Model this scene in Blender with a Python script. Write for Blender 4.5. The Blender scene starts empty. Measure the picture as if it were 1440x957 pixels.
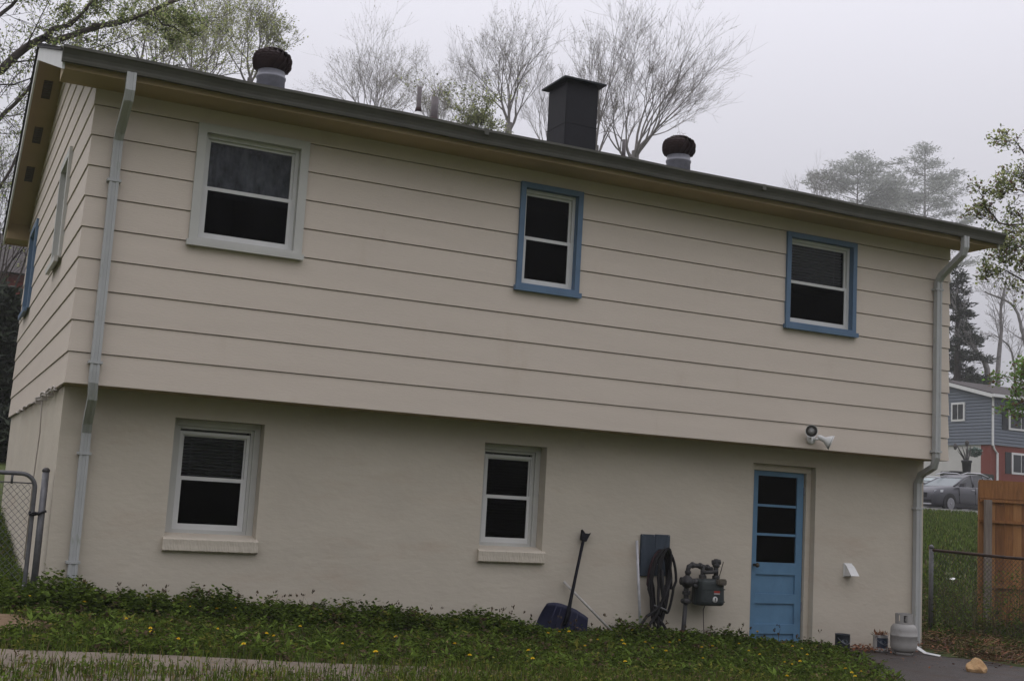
import bpy, bmesh, math, random
import numpy as np
from mathutils import Vector, Matrix
random.seed(7); RNG = np.random.default_rng(11)
R = math.radians
sc = bpy.context.scene
col = sc.collection

# ------------------------------------------------------------------ camera, world, sun, exposure
cam_d = bpy.data.cameras.new('camera'); cam = bpy.data.objects.new('camera', cam_d); col.objects.link(cam)
cr = Vector((0.89958, -0.43296, 0.0575)); cu = Vector((-0.10874, -0.0945, 0.98957)); cf = Vector((0.42301, 0.89645, 0.13209))
CP = Vector((-1.04558, -11.6045, -0.8394))
M4 = Matrix(((cr.x, cu.x, -cf.x, CP.x), (cr.y, cu.y, -cf.y, CP.y), (cr.z, cu.z, -cf.z, CP.z), (0, 0, 0, 1)))
cam.matrix_world = M4
cam_d.sensor_width = 36; cam_d.lens = 36 * 1700.54 / 1440
cam_d.clip_start = 0.1; cam_d.clip_end = 2000
sc.camera = cam

w = bpy.data.worlds.new('World'); sc.world = w; w.use_nodes = True
nt = w.node_tree; nt.nodes.clear()
out = nt.nodes.new('ShaderNodeOutputWorld')
sky = nt.nodes.new('ShaderNodeTexSky'); sky.sky_type = 'NISHITA'; sky.sun_disc = False
SUN_EL, SUN_AZ = R(55), R(335)
sky.sun_elevation = SUN_EL; sky.sun_rotation = SUN_AZ
b1 = nt.nodes.new('ShaderNodeBackground'); b1.inputs[1].default_value = 0.05
nt.links.new(sky.outputs[0], b1.inputs[0])
b2 = nt.nodes.new('ShaderNodeBackground'); b2.inputs[0].default_value = (0.70, 0.69, 0.755, 1); b2.inputs[1].default_value = 1.0
# overcast: brighter overhead than at the horizon
wtc = nt.nodes.new('ShaderNodeTexCoord'); wsx = nt.nodes.new('ShaderNodeSeparateXYZ'); wmr = nt.nodes.new('ShaderNodeMapRange')
wmr.inputs['From Min'].default_value = 0; wmr.inputs['From Max'].default_value = 1; wmr.inputs['To Min'].default_value = 0.40; wmr.inputs['To Max'].default_value = 2.8
nt.links.new(wtc.outputs['Generated'], wsx.inputs[0]); nt.links.new(wsx.outputs['Z'], wmr.inputs['Value']); nt.links.new(wmr.outputs[0], b2.inputs[1])
mx = nt.nodes.new('ShaderNodeMixShader'); mx.inputs[0].default_value = 0.92
nt.links.new(b1.outputs[0], mx.inputs[1]); nt.links.new(b2.outputs[0], mx.inputs[2]); nt.links.new(mx.outputs[0], out.inputs[0])
sd = bpy.data.lights.new('sun', 'SUN'); sun = bpy.data.objects.new('sun', sd); col.objects.link(sun)
sd.energy = 0.5; sd.angle = R(60); sd.color = (1.0, 0.95, 0.88)
sv = Vector((math.sin(SUN_AZ) * math.cos(SUN_EL), math.cos(SUN_AZ) * math.cos(SUN_EL), math.sin(SUN_EL)))
sun.rotation_euler = sv.to_track_quat('Z', 'Y').to_euler()
sc.view_settings.view_transform = 'Standard'; sc.view_settings.look = 'None'
sc.view_settings.exposure = 0.0; sc.view_settings.gamma = 1
sc.render.engine = 'CYCLES'
sc.cycles.use_denoising = True
sc.cycles.max_bounces = 8; sc.cycles.diffuse_bounces = 3; sc.cycles.volume_bounces = 4
sc.cycles.transparent_max_bounces = 12

# ------------------------------------------------------------------ materials
MATS = {}
def mat(name, c, rough=0.7, var=0.0, scale=4.0, bump=0.0, bscale=60.0, spec=0.3, metal=0.0, stretch=(1, 1, 1), c2=None, detail=6.0, noise2=None):
    if name in MATS: return MATS[name]
    m = bpy.data.materials.new(name); m.use_nodes = True
    n = m.node_tree.nodes; l = m.node_tree.links
    b = n['Principled BSDF']
    b.inputs['Base Color'].default_value = (*c, 1); b.inputs['Roughness'].default_value = rough
    b.inputs['Specular IOR Level'].default_value = spec; b.inputs['Metallic'].default_value = metal
    tc = n.new('ShaderNodeTexCoord'); mp = n.new('ShaderNodeMapping'); l.new(tc.outputs['Object'], mp.inputs[0]); mp.inputs['Scale'].default_value = stretch
    if var or c2:
        nz = n.new('ShaderNodeTexNoise'); nz.inputs['Scale'].default_value = scale; nz.inputs['Detail'].default_value = detail; nz.inputs['Roughness'].default_value = 0.65
        l.new(mp.outputs[0], nz.inputs['Vector'])
        rp = n.new('ShaderNodeValToRGB')
        a = c if c2 else tuple(max(0, x * (1 - var)) for x in c); d = c2 if c2 else tuple(min(1, x * (1 + var)) for x in c)
        rp.color_ramp.elements[0].position = 0.3; rp.color_ramp.elements[0].color = (*a, 1)
        rp.color_ramp.elements[1].position = 0.7; rp.color_ramp.elements[1].color = (*d, 1)
        l.new(nz.outputs['Fac'], rp.inputs[0])
        last = rp.outputs[0]
        if noise2:      # (scale, stretch, colour, lo, hi): dirt or wear patches of their own
            s2, st2, cc, lo, hi = noise2
            mp2 = n.new('ShaderNodeMapping'); l.new(tc.outputs['Object'], mp2.inputs[0]); mp2.inputs['Scale'].default_value = st2
            z2 = n.new('ShaderNodeTexNoise'); z2.inputs['Scale'].default_value = s2; z2.inputs['Detail'].default_value = 8; z2.inputs['Roughness'].default_value = 0.7
            l.new(mp2.outputs[0], z2.inputs['Vector'])
            mr = n.new('ShaderNodeMapRange'); mr.inputs['From Min'].default_value = lo; mr.inputs['From Max'].default_value = hi
            l.new(z2.outputs['Fac'], mr.inputs['Value'])
            mm = n.new('ShaderNodeMix'); mm.data_type = 'RGBA'
            l.new(mr.outputs[0], mm.inputs['Factor']); l.new(last, mm.inputs['A']); mm.inputs['B'].default_value = (*cc, 1)
            last = mm.outputs['Result']
        l.new(last, b.inputs['Base Color'])
    if bump:
        bz = n.new('ShaderNodeTexNoise'); bz.inputs['Scale'].default_value = bscale; bz.inputs['Detail'].default_value = 5
        l.new(mp.outputs[0], bz.inputs['Vector'])
        bp = n.new('ShaderNodeBump'); bp.inputs['Strength'].default_value = bump; bp.inputs['Distance'].default_value = 0.02
        l.new(bz.outputs['Fac'], bp.inputs['Height']); l.new(bp.outputs[0], b.inputs['Normal'])
    MATS[name] = m
    return m

SIDING = mat('painted_siding', (0.60, 0.527, 0.445), 0.6, 0.035, 1.2, 0.12, 30, 0.25, stretch=(0.6, 0.6, 5), noise2=(1.6, (1.5, 1.5, 0.5), (0.51, 0.43, 0.34), 0.58, 0.85))
STUCCO = mat('painted_block', (0.522, 0.470, 0.385), 0.8, 0.06, 1.4, 0.22, 13, 0.15, stretch=(0.8, 0.8, 1.5), noise2=(1.3, (0.7, 0.7, 2.4), (0.47, 0.385, 0.30), 0.54, 0.8))
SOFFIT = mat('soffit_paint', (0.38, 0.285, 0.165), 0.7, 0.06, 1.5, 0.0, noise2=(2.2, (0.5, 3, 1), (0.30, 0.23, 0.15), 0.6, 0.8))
WHITE = mat('white_paint', (0.66, 0.66, 0.64), 0.5, 0.05, 3)
VINYL = mat('vinyl_frame', (0.62, 0.62, 0.60), 0.45, 0.04, 5)
CASING = mat('pale_casing', (0.50, 0.497, 0.46), 0.6, 0.06, 3)
BLUE = mat('blue_paint', (0.105, 0.172, 0.26), 0.5, 0.12, 4, noise2=(5, (1, 1, 1), (0.09, 0.15, 0.24), 0.6, 0.8))
DOORBLUE = mat('door_blue_paint', (0.105, 0.21, 0.325), 0.5, 0.10, 5, noise2=(7, (1.5, 1.5, .6), (0.075, 0.14, 0.21), 0.6, 0.8))
GUTTER = mat('weathered_gutter', (0.088, 0.086, 0.072), 0.6, 0.15, 3, noise2=(6, (0.3, 1, 3), (0.12, 0.11, 0.085), 0.55, 0.75))
SPOUT = mat('pale_spout', (0.41, 0.418, 0.41), 0.5, 0.06, 2.5, noise2=(5, (2, 2, 0.7), (0.26, 0.28, 0.22), 0.58, 0.75))
SHINGLE = mat('roof_shingle', (0.045, 0.043, 0.042), 0.95, 0.35, 12, 0.5, 60)
RUST = mat('brown_turbine', (0.034, 0.018, 0.016), 0.55, 0.3, 4)
GALV = mat('galvanised', (0.23, 0.232, 0.255), 0.45, 0.15, 12, metal=0.3)
CHIM = mat('black_metal', (0.009, 0.009, 0.012), 0.7, 0.25, 6, noise2=(9, (1, 1, 1), (0.10, 0.10, 0.105), 0.66, 0.8))
TEAL = mat('dark_cap', (0.018, 0.024, 0.026), 0.6, 0.2, 5)
VENTM = mat('vent_metal', (0.10, 0.08, 0.06), 0.6, 0.2, 8)
LEAD = mat('pipe_collar', (0.05, 0.03, 0.03), 0.7, 0.2, 8)
GLASSD = bpy.data.materials.new('window_glass'); GLASSD.use_nodes = True
def _glass():
    n = GLASSD.node_tree.nodes; l = GLASSD.node_tree.links; n.clear()
    o = n.new('ShaderNodeOutputMaterial'); t = n.new('ShaderNodeBsdfTransparent'); t.inputs[0].default_value = (0.22, 0.22, 0.22, 1)
    g = n.new('ShaderNodeBsdfGlossy'); g.inputs['Roughness'].default_value = 0.05; g.inputs['Color'].default_value = (0.8, 0.8, 0.82, 1)
    m = n.new('ShaderNodeMixShader'); m.inputs[0].default_value = 0.005
    l.new(t.outputs[0], m.inputs[1]); l.new(g.outputs[0], m.inputs[2]); l.new(m.outputs[0], o.inputs[0])
_glass()
GLASSU = GLASSD.copy(); GLASSU.name = 'clear_glass'
for _n in GLASSU.node_tree.nodes:
    if _n.type == 'BSDF_TRANSPARENT': _n.inputs[0].default_value = (.62, .63, .64, 1)
    if _n.type == 'MIX_SHADER': _n.inputs[0].default_value = .022
    if _n.type == 'BSDF_GLOSSY':
        _n.inputs['Roughness'].default_value = .03
        _t = GLASSU.node_tree.nodes.new('ShaderNodeTexNoise'); _t.inputs['Scale'].default_value = 3.0; _b = GLASSU.node_tree.nodes.new('ShaderNodeBump'); _b.inputs['Strength'].default_value = .12; _b.inputs['Distance'].default_value = .05
        GLASSU.node_tree.links.new(_t.outputs['Fac'], _b.inputs['Height']); GLASSU.node_tree.links.new(_b.outputs[0], _n.inputs['Normal'])
SHEEN = mat('glass_upper', (0.012, 0.012, 0.014), 0.08, spec=0.35)
ROOM = mat('dark_room', (0.010, 0.0095, 0.009), 0.9, 0.2, 2)
BLIND = mat('blind_slats', (0.62, 0.62, 0.62), 0.6, 0.1, 4)
REFLECTION = mat('painted_reflection', (0.03, 0.032, 0.036), 0.9, c2=(0.62, 0.65, 0.70), scale=3.2, stretch=(2.4, 1, 1.2), detail=10)  # sky and branch reflection painted as blotches on a sheet behind the pane
SCREEN = mat('insect_screen', (0.012, 0.012, 0.012), 0.8)

# ------------------------------------------------------------------ helpers
class MB:
    def __init__(s): s.v = []; s.f = []; s.mi = []; s.sm = []
    def add(s, vs, fs, mi=0, smooth=False):
        o = len(s.v); s.v.extend([tuple(v) for v in vs])
        for f in fs: s.f.append(tuple(i + o for i in f)); s.mi.append(mi); s.sm.append(smooth)
        return s
    def box(s, x0, x1, y0, y1, z0, z1, mi=0):
        v = [(x, y, z) for x in (x0, x1) for y in (y0, y1) for z in (z0, z1)]
        return s.add(v, [(0, 1, 3, 2), (4, 6, 7, 5), (0, 4, 5, 1), (2, 3, 7, 6), (0, 2, 6, 4), (1, 5, 7, 3)], mi)
    def bevbox(s, x0, x1, y0, y1, z0, z1, b=0.01, mi=0, jit=0.0):
        bm = bmesh.new(); bmesh.ops.create_cube(bm, size=1)
        for v in bm.verts:
            v.co = Vector((x0 + (v.co.x + .5) * (x1 - x0) + random.uniform(-jit, jit), y0 + (v.co.y + .5) * (y1 - y0) + random.uniform(-jit, jit), z0 + (v.co.z + .5) * (z1 - z0) + random.uniform(-jit, jit)))
        bmesh.ops.bevel(bm, geom=bm.edges[:], offset=b, segments=2, affect='EDGES')
        return s.bm(bm, mi)
    def bm(s, bm, mi=0, smooth=False):
        bm.verts.index_update()
        s.add([v.co for v in bm.verts], [[v.index for v in f.verts] for f in bm.faces], mi, smooth); bm.free(); return s
    def obox(s, c, ax, ay, az, mi=0):      # centre and three half-axis vectors
        c, ax, ay, az = map(Vector, (c, ax, ay, az))
        v = [c + i * ax + j * ay + k * az for i in (-1, 1) for j in (-1, 1) for k in (-1, 1)]
        return s.add(v, [(0, 1, 3, 2), (4, 6, 7, 5), (0, 4, 5, 1), (2, 3, 7, 6), (0, 2, 6, 4), (1, 5, 7, 3)], mi)
    def tube(s, pts, rad, n=8, mi=0, cap=True, smooth=True, sq=1.0):
        pts = [Vector(p) for p in pts]
        if not isinstance(rad, (list, tuple)): rad = [rad] * len(pts)
        vs = []; fs = []; prev = None
        for i, p in enumerate(pts):
            t = (pts[min(i + 1, len(pts) - 1)] - pts[max(i - 1, 0)]).normalized()
            if prev is None:
                a = t.cross(Vector((0, 0, 1)));
                if a.length < 1e-3: a = t.cross(Vector((1, 0, 0)))
            else: a = prev - t * prev.dot(t)
            a.normalize(); prev = a; b = t.cross(a)
            for k in range(n):
                th = 2 * math.pi * (k + .5) / n
                vs.append(p + (a * math.cos(th) + b * math.sin(th) * sq) * rad[i])
        for i in range(len(pts) - 1):
            for k in range(n):
                fs.append((i * n + k, i * n + (k + 1) % n, (i + 1) * n + (k + 1) % n, (i + 1) * n + k))
        if cap: fs.append(tuple(range(n))[::-1]); fs.append(tuple(range((len(pts) - 1) * n, len(pts) * n)))
        return s.add(vs, fs, mi, smooth)
    def ribbon(s, pts, prof, up=(0, 0, 1), mi=0):     # sweep a closed 2-D profile (side, up) along a path
        pts = [Vector(p) for p in pts]; n = len(prof); vs = []; fs = []
        for i, p in enumerate(pts):
            t = (pts[min(i + 1, len(pts) - 1)] - pts[max(i - 1, 0)]).normalized()
            side = Vector((1, 0, 0)); fw = side.cross(t).normalized()
            for (a, b) in prof: vs.append(p + side * a + fw * b)
        for i in range(len(pts) - 1):
            for k in range(n): fs.append((i * n + k, i * n + (k + 1) % n, (i + 1) * n + (k + 1) % n, (i + 1) * n + k))
        fs.append(tuple(range(n))[::-1]); fs.append(tuple(range((len(pts) - 1) * n, len(pts) * n)))
        return s.add(vs, fs, mi)
    def lathe(s, prof, c=(0, 0, 0), n=24, mi=0, axis=None, smooth=True):
        c = Vector(c); vs = []; fs = []
        q = Vector((0, 0, 1)).rotation_difference(Vector(axis)) if axis else None
        for (r, z) in prof:
            for k in range(n):
                th = 2 * math.pi * k / n; v = Vector((r * math.cos(th), r * math.sin(th), z))
                if q: v = q @ v
                vs.append(c + v)
        for i in range(len(prof) - 1):
            for k in range(n): fs.append((i * n + k, i * n + (k + 1) % n, (i + 1) * n + (k + 1) % n, (i + 1) * n + k))
        fs.append(tuple(range(n))[::-1]); fs.append(tuple(range((len(prof) - 1) * n, len(prof) * n)))
        return s.add(vs, fs, mi, smooth)
    def prism(s, poly, off, mi=0):       # 3-D polygon extruded by a vector
        off = Vector(off); n = len(poly); v = [Vector(p) for p in poly]; v = v + [p + off for p in v]
        return s.add(v, [tuple(range(n)), tuple(range(2 * n - 1, n - 1, -1))] + [(k, k + n, (k + 1) % n + n, (k + 1) % n) for k in range(n)], mi)
    def build(s, name, mats, parent=None, weld=False):
        o0 = wloc(parent) if parent else Vector((0, 0, 0))
        me = bpy.data.meshes.new(name)
        me.from_pydata([(v[0] - o0.x, v[1] - o0.y, v[2] - o0.z) for v in s.v], [], s.f)
        for m in (mats if isinstance(mats, (list, tuple)) else [mats]): me.materials.append(m)
        me.polygons.foreach_set('material_index', s.mi); me.polygons.foreach_set('use_smooth', s.sm)
        bm = bmesh.new(); bm.from_mesh(me)
        if weld: bmesh.ops.remove_doubles(bm, verts=bm.verts, dist=1e-4)
        bmesh.ops.recalc_face_normals(bm, faces=bm.faces); bm.to_mesh(me); bm.free()
        me.update()
        o = bpy.data.objects.new(name, me); col.objects.link(o)
        if parent: o.parent = parent
        return o
def wloc(o):
    p = Vector((0, 0, 0))
    while o: p += Vector(o.location); o = o.parent
    return p
def tag(o, label=None, cat=None, group=None, kind=None):
    for k, v in (('label', label), ('category', cat), ('group', group), ('kind', kind)):
        if v: o[k] = v
    return o
def thing(name, label, cat, loc=(0, 0, 0), group=None):
    o = bpy.data.objects.new(name, None); col.objects.link(o); o.location = loc; o.empty_display_size = 0.2
    return tag(o, label, cat, group)
def np_mesh(name, V, groups, mats, parent=None):   # groups: list of (faces int array MxK, material index or array)
    o0 = wloc(parent) if parent else Vector((0, 0, 0))
    V = np.asarray(V, np.float32) - np.array(o0, np.float32)
    me = bpy.data.meshes.new(name); me.vertices.add(len(V)); me.vertices.foreach_set('co', V.ravel())
    li = np.concatenate([np.asarray(F, np.int32).ravel() for F, _ in groups]); tot = np.concatenate([np.full(len(F), np.asarray(F).shape[1], np.int32) for F, _ in groups])
    st = np.concatenate([[0], np.cumsum(tot)[:-1]]).astype(np.int32)
    me.loops.add(len(li)); me.loops.foreach_set('vertex_index', li)
    me.polygons.add(len(tot)); me.polygons.foreach_set('loop_start', st); me.polygons.foreach_set('loop_total', tot)
    mi = np.concatenate([np.broadcast_to(np.asarray(k, np.int32), (len(F),)) for F, k in groups]).astype(np.int32)
    for m in mats: me.materials.append(m)
    me.polygons.foreach_set('material_index', mi); me.update(calc_edges=True); me.validate()
    o = bpy.data.objects.new(name, me); col.objects.link(o)
    if parent: o.parent = parent
    return o
def structure(o): o['kind'] = 'structure'; return o
def lerp(a, b, t): return a + (b - a) * t
def sm(a, b, x):
    t = np.clip((x - a) / (b - a), 0, 1); return t * t * (3 - 2 * t)
def gz(x, y):        # terrain height
    x = np.asarray(x, float); y = np.asarray(y, float)
    z = -2.0 - 0.045 * np.clip(x, -6, 9.2) + 0.1 * np.clip(y - 3, 0, 22) + 20 * sm(80, 180, y)
    return z
def G(x, y): return float(gz(x, y))

# ------------------------------------------------------------------ ground, paths, street
def axis_pts(a, b, fa, fb, big, fine):
    p = list(np.arange(a, fa, big)) + list(np.arange(fa, fb, fine)) + list(np.arange(fb, b + big, big)); return np.array(p)
gx = axis_pts(-70, 246, -4, 16, 3.0, 0.4); gy = axis_pts(-40, 246, -5, 12, 3.0, 0.4)
XX, YY = np.meshgrid(gx, gy, indexing='ij')
ZZ = gz(XX, YY) + 0.012 * np.sin(XX * 2.3 + YY) * np.cos(YY * 1.9 - XX * .7)
V = np.stack([XX, YY, ZZ], -1).reshape(-1, 3); nx, ny = XX.shape
ii, jj = np.meshgrid(np.arange(nx - 1), np.arange(ny - 1), indexing='ij'); a = (ii * ny + jj).ravel()
F = np.stack([a, a + ny, a + ny + 1, a + 1], 1)
GROUND = mat('lawn_ground', (0.045, 0.060, 0.018), 0.95, scale=3.5, c2=(0.085, 0.100, 0.032), bump=0.8, bscale=25, spec=0.1, noise2=(0.7, (1, 1, 1), (0.075, 0.062, 0.035), 0.55, 0.75))
g_o = structure(np_mesh('ground', V, [(F, 0)], [GROUND])); g_o.data.polygons.foreach_set('use_smooth', [True] * len(F))

CONC = mat('old_concrete', (0.11, 0.088, 0.066), 0.9, scale=3, c2=(0.19, 0.155, 0.12), bump=0.5, bscale=40, noise2=(4, (1, 1, 1), (0.10, 0.075, 0.05), 0.55, 0.75))
ASPH = mat('damp_asphalt', (0.042, 0.036, 0.033), 0.75, scale=6, c2=(0.075, 0.062, 0.055), bump=0.5, bscale=80, noise2=(2.5, (1, 1, 1), (0.055, 0.033, 0.022), 0.5, 0.7))
ROADM = mat('road_asphalt', (0.13, 0.13, 0.135), 0.85, 0.15, 3)
KERB = mat('kerb_concrete', (0.33, 0.32, 0.31), 0.85, 0.1, 4)
def sheet(name, poly, dz, m, thick=0.0):
    # polygon strip pairs (left edge, right edge) draped over the terrain
    mb = MB(); vs = []; fs = []
    for (x0, y0), (x1, y1) in poly:
        for t in np.linspace(0, 1, 7): x, y = lerp(x0, x1, t), lerp(y0, y1, t); vs.append((x, y, G(x, y) + dz))
    for i in range(len(poly) - 1):
        for k in range(6): a = i * 7 + k; fs.append((a, a + 1, a + 8, a + 7))
    mb.add(vs, fs, 0, True); return structure(mb.build(name, m))
sheet('sidewalk', [((x, -3.02 + 0.03 * math.sin(x * 3)), (x, float(np.interp(x, [-2, 1.8, 3.6], [-4.9, -4.7, -3.5])) + 0.04 * math.sin(x * 4 + 1))) for x in np.arange(-1.6, 3.7, 0.3)], 0.02, CONC)
pe = []
for y in np.arange(-5.0, 0.42, 0.18):
    lft = 8.55 - 0.12 * (y + 0.2) - 0.65 * sm(-1.2, -2.6, -abs(y)) if y > -3 else 7.2
    lft = float(np.interp(y, [-5, -3.2, -2.2, -1.4, -0.7, 0.0, 0.4], [6.3, 7.0, 7.6, 8.1, 8.55, 8.85, 8.9])) + 0.06 * math.sin(y * 9)
    rgt = float(np.interp(y, [-5, -2.2, -1.2, -0.5, 0.0, 0.4], [11.2, 10.9, 10.6, 10.35, 10.25, 10.3])) + 0.09 * math.sin(y * 7 + 1)
    pe.append(((lft, y), (rgt, y)))
sheet('patio', pe, 0.03, ASPH)
sheet('road', [((x, 25.6), (x, 33.2)) for x in np.arange(8, 120, 4)], 0.02, ROADM)
mbk = MB()
for x in np.arange(8, 120, 4):
    for y0, y1 in ((25.25, 25.6), (33.2, 33.5)):
        z = G(x, y0); mbk.box(x, x + 4, y0, y1, z - .1, z + 0.12)
structure(mbk.build('kerb', KERB))

SOIL = mat('bare_soil', (.12, .075, .042), .95, scale=8, c2=(.20, .135, .08), bump=.6, bscale=30)
sheet('bare_soil', [((-.95 + .05 * math.sin(y * 9), y), (-.12 + .09 * math.sin(y * 8), y)) for y in np.arange(-1.9, -.7, .12)], .012, SOIL)
# ------------------------------------------------------------------ the house
L, D, E0 = 10.66, 8.46, 0.29
YL = 0.38                        # face of the lower block wall
house = thing('house', 'beige split-level house with lapped siding above a cream painted block storey', 'house', (L / 2, D / 2, -2.4))

YR, SL = D / 2, 0.332
def under(y):                    # underside of the roof deck
    yy = y if y <= YR else 2 * YR - y
    return 2.83 + SL * (yy + 0.5)

def lap_pts(z0, z1, E=E0, base=0.0, lip=0.022, top=0.010, gap=0.0085, back=-0.012):
    full = []; k = int(math.floor((z0 - base) / E)) - 1
    while base + k * E < z1 + E:
        a = base + k * E; full += [(lip, a), (top, a + E - gap), (back, a + E - gap + 0.0005), (back, a + E - 0.0005)]; k += 1
    out = []
    for (o0, a), (o1, b) in zip(full[:-1], full[1:]):
        if b < z0 or a > z1: continue
        for z in (max(a, z0), min(b, z1)):
            p = (lerp(o0, o1, (z - a) / (b - a)), z)
            if not out or abs(p[1] - out[-1][1]) > 1e-5 or abs(p[0] - out[-1][0]) > 1e-5: out.append(p)
    if abs(z0 - base) < 1e-6: out = [q for q in out if q[0] > 0 or q[1] > z0 + .01]; out.insert(0, (back, z0 + .0002))
    return out

def lap_wall(mb, P0, d, n, length, ztop, opens=(), E=E0, base=0.0, slo=None, shi=None, mit0=True, mit1=True, zcap=None, **kw):
    P0, d, n = Vector(P0), Vector(d), Vector(n)
    cuts = sorted({0.0, length} | {q for o in opens for q in o[:2]})
    for s0, s1 in zip(cuts[:-1], cuts[1:]):
        mid = (s0 + s1) / 2
        blocks = sorted([(o[2], o[3]) for o in opens if o[0] < mid < o[1]])
        spans = []; z = base
        for a, b in blocks: spans.append((z, a)); z = b
        spans.append((z, zcap or ztop))
        for za, zb in spans:
            if zb - za < 0.01: continue
            pts = lap_pts(za, zb, E, base, **kw); vs = []; fs = []
            for (o, zz) in pts:
                a0, a1 = s0, s1
                if slo: a0 = max(a0, slo(zz)); a1 = min(a1, shi(zz))
                if a1 < a0: a0 = a1 = (a0 + a1) / 2
                if s0 == 0 and mit0 and a0 < 1e-6: a0 = -o
                if s1 == length and mit1 and a1 > length - 1e-6: a1 = length + o
                for q in (a0, a1): p = P0 + d * q + n * o; vs.append((p.x, p.y, P0.z + zz))
            for i in range(len(pts) - 1): fs.append((2 * i, 2 * i + 1, 2 * i + 3, 2 * i + 2))
            mb.add(vs, fs)

UW = [  # upper front windows: outer casing x0,x1,z0,z1, casing width, kind
    (0.948, 2.052, 1.41, 2.612, 0.085, 'pale'), (4.42, 5.19, 1.42, 2.615, 0.06, 'blue'), (8.02, 9.10, 1.418, 2.60, 0.06, 'blue')]
SW = [(1.86, 2.86, 1.45, 2.66, 'pale'), (6.35, 7.55, 1.45, 2.72, 'blue')]   # side windows y0,y1,z0,z1
SZ = 2.765
sid = MB()
lap_wall(sid, (0, 0, 0), (1, 0, 0), (0, -1, 0), L, SZ, [(a, b, c, d_) for a, b, c, d_, _, _ in UW])
zc = under(YR)
lap_wall(sid, (0, D, 0), (0, -1, 0), (-1, 0, 0), D, zc, [(D - b, D - a, c, d_) for a, b, c, d_, _ in SW], slo=lambda z: max(0, (z - under(D)) / SL), shi=lambda z: D - max(0, (z - under(0)) / SL))
lap_wall(sid, (L, 0, 0), (0, 1, 0), (1, 0, 0), D, zc, [], slo=lambda z: max(0, (z - under(0)) / SL), shi=lambda z: D - max(0, (z - under(D)) / SL))
lap_wall(sid, (L, D, 0), (-1, 0, 0), (0, 1, 0), L, SZ, [])
sid.build('siding', SIDING, house)

# lower block wall
blk = MB()
OP = [(1.06, 1.94, -1.36, -0.215), (4.36, 5.12, -1.36, -0.215), (7.93, 8.885, -2.6, -0.20)]
def block_front(mb, y, x0, x1, z0, z1, opens, depth):
    xs = sorted({x0, x1} | {q for o in opens for q in o[:2]}); zs = sorted({z0, z1} | {q for o in opens for q in o[2:4]})
    for i in range(len(xs) - 1):
        for k in range(len(zs) - 1):
            cx, cz = (xs[i] + xs[i + 1]) / 2, (zs[k] + zs[k + 1]) / 2
            if any(o[0] < cx < o[1] and o[2] < cz < o[3] for o in opens): continue
            a, b, c, d_ = xs[i], xs[i + 1], zs[k], zs[k + 1]
            mb.add([(a, y, c), (b, y, c), (b, y, d_), (a, y, d_)], [(0, 1, 2, 3)])
    for a, b, c, d_ in opens:
        yb = y + depth
        for q in ([(a, y, c), (a, yb, c), (a, yb, d_), (a, y, d_)], [(b, y, c), (b, yb, c), (b, yb, d_), (b, y, d_)], [(a, y, d_), (b, y, d_), (b, yb, d_), (a, yb, d_)], [(a, y, c), (b, y, c), (b, yb, c), (a, yb, c)]):
            mb.add(q, [(0, 1, 2, 3)])
block_front(blk, YL, 0.02, L - 0.01, -3.2, -0.004, OP, 0.24)
blk.add([(0.02, YL, -3.2), (0.02, D, -3.2), (0.02, D, -0.004), (0.02, YL, -0.004)], [(0, 1, 2, 3)])
blk.add([(L - .01, YL, -3.2), (L - .01, D, -3.2), (L - .01, D, -0.004), (L - .01, YL, -0.004)], [(0, 1, 2, 3)])
blk.add([(.02, D, -3.2), (L - .01, D, -3.2), (L - .01, D, -0.004), (.02, D, -0.004)], [(0, 1, 2, 3)])
blk.build('block_wall', STUCCO, house, weld=True)
ov = MB(); ov.box(-0.005, L + .005, -0.012, YL + 0.05, -0.0035, 0.02); ov.build('overhang_soffit', SOFFIT, house)

# dark rooms behind the glass
rm = MB()
rm.add([(0.1, 1.5, -2.5), (L - .1, 1.5, -2.5), (L - .1, 1.5, 2.75), (.1, 1.5, 2.75)], [(0, 1, 2, 3)])
for z in (-2.55, 0.05, 2.78): rm.add([(0.1, .7, z), (L - .1, .7, z), (L - .1, 1.5, z), (.1, 1.5, z)], [(0, 1, 2, 3)])
rm.add([(1.5, 0.7, 0), (1.5, D - .5, 0), (1.5, D - .5, 2.7), (1.5, 0.7, 2.7)], [(0, 1, 2, 3)])
rm.build('interior', ROOM, house)

# roof
rf = MB()
RX0, RX1, T = -0.36, L + 0.37, 0.075
ye0, ye1 = -0.50, D + 0.50
def slab(y0, y1, dz0, dz1, x0, x1, mi=0):
    v = []
    for x in (x0, x1):
        for y in (y0, y1):
            for dz in (dz0, dz1): v.append((x, y, under(y) + dz))
    rf.add(v, [(0, 1, 3, 2), (4, 6, 7, 5), (0, 4, 5, 1), (2, 3, 7, 6), (0, 2, 6, 4), (1, 5, 7, 3)], mi)
# shingle courses as thin overlapping slabs so the edge reads stepped
def course(y0, y1, dz): slab(y0, y1, dz, dz + 0.022, RX0 - 0.03, RX1 + 0.03)
nc = 30
for k in range(nc):
    a = lerp(-0.53, YR, k / nc); b = lerp(-0.53, YR, (k + 1) / nc)
    x0, x1 = RX0 - 0.03, RX1 + 0.03
    for yy0, yy1 in ((a, b + 0.002), (2 * YR - a, 2 * YR - b - 0.002)):
        z0, z1 = under(min(a, YR)) + T + 0.016, under(min(b, YR)) + T + 0.004
        v = [(x0, yy0, z0 - 0.02), (x1, yy0, z0 - 0.02), (x1, yy0, z0), (x0, yy0, z0), (x0, yy1, z1 - 0.02), (x1, yy1, z1 - 0.02), (x1, yy1, z1), (x0, yy1, z1)]
        rf.add(v, [(0, 1, 2, 3), (4, 7, 6, 5), (0, 4, 5, 1), (3, 2, 6, 7), (0, 3, 7, 4), (1, 5, 6, 2)])
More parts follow.
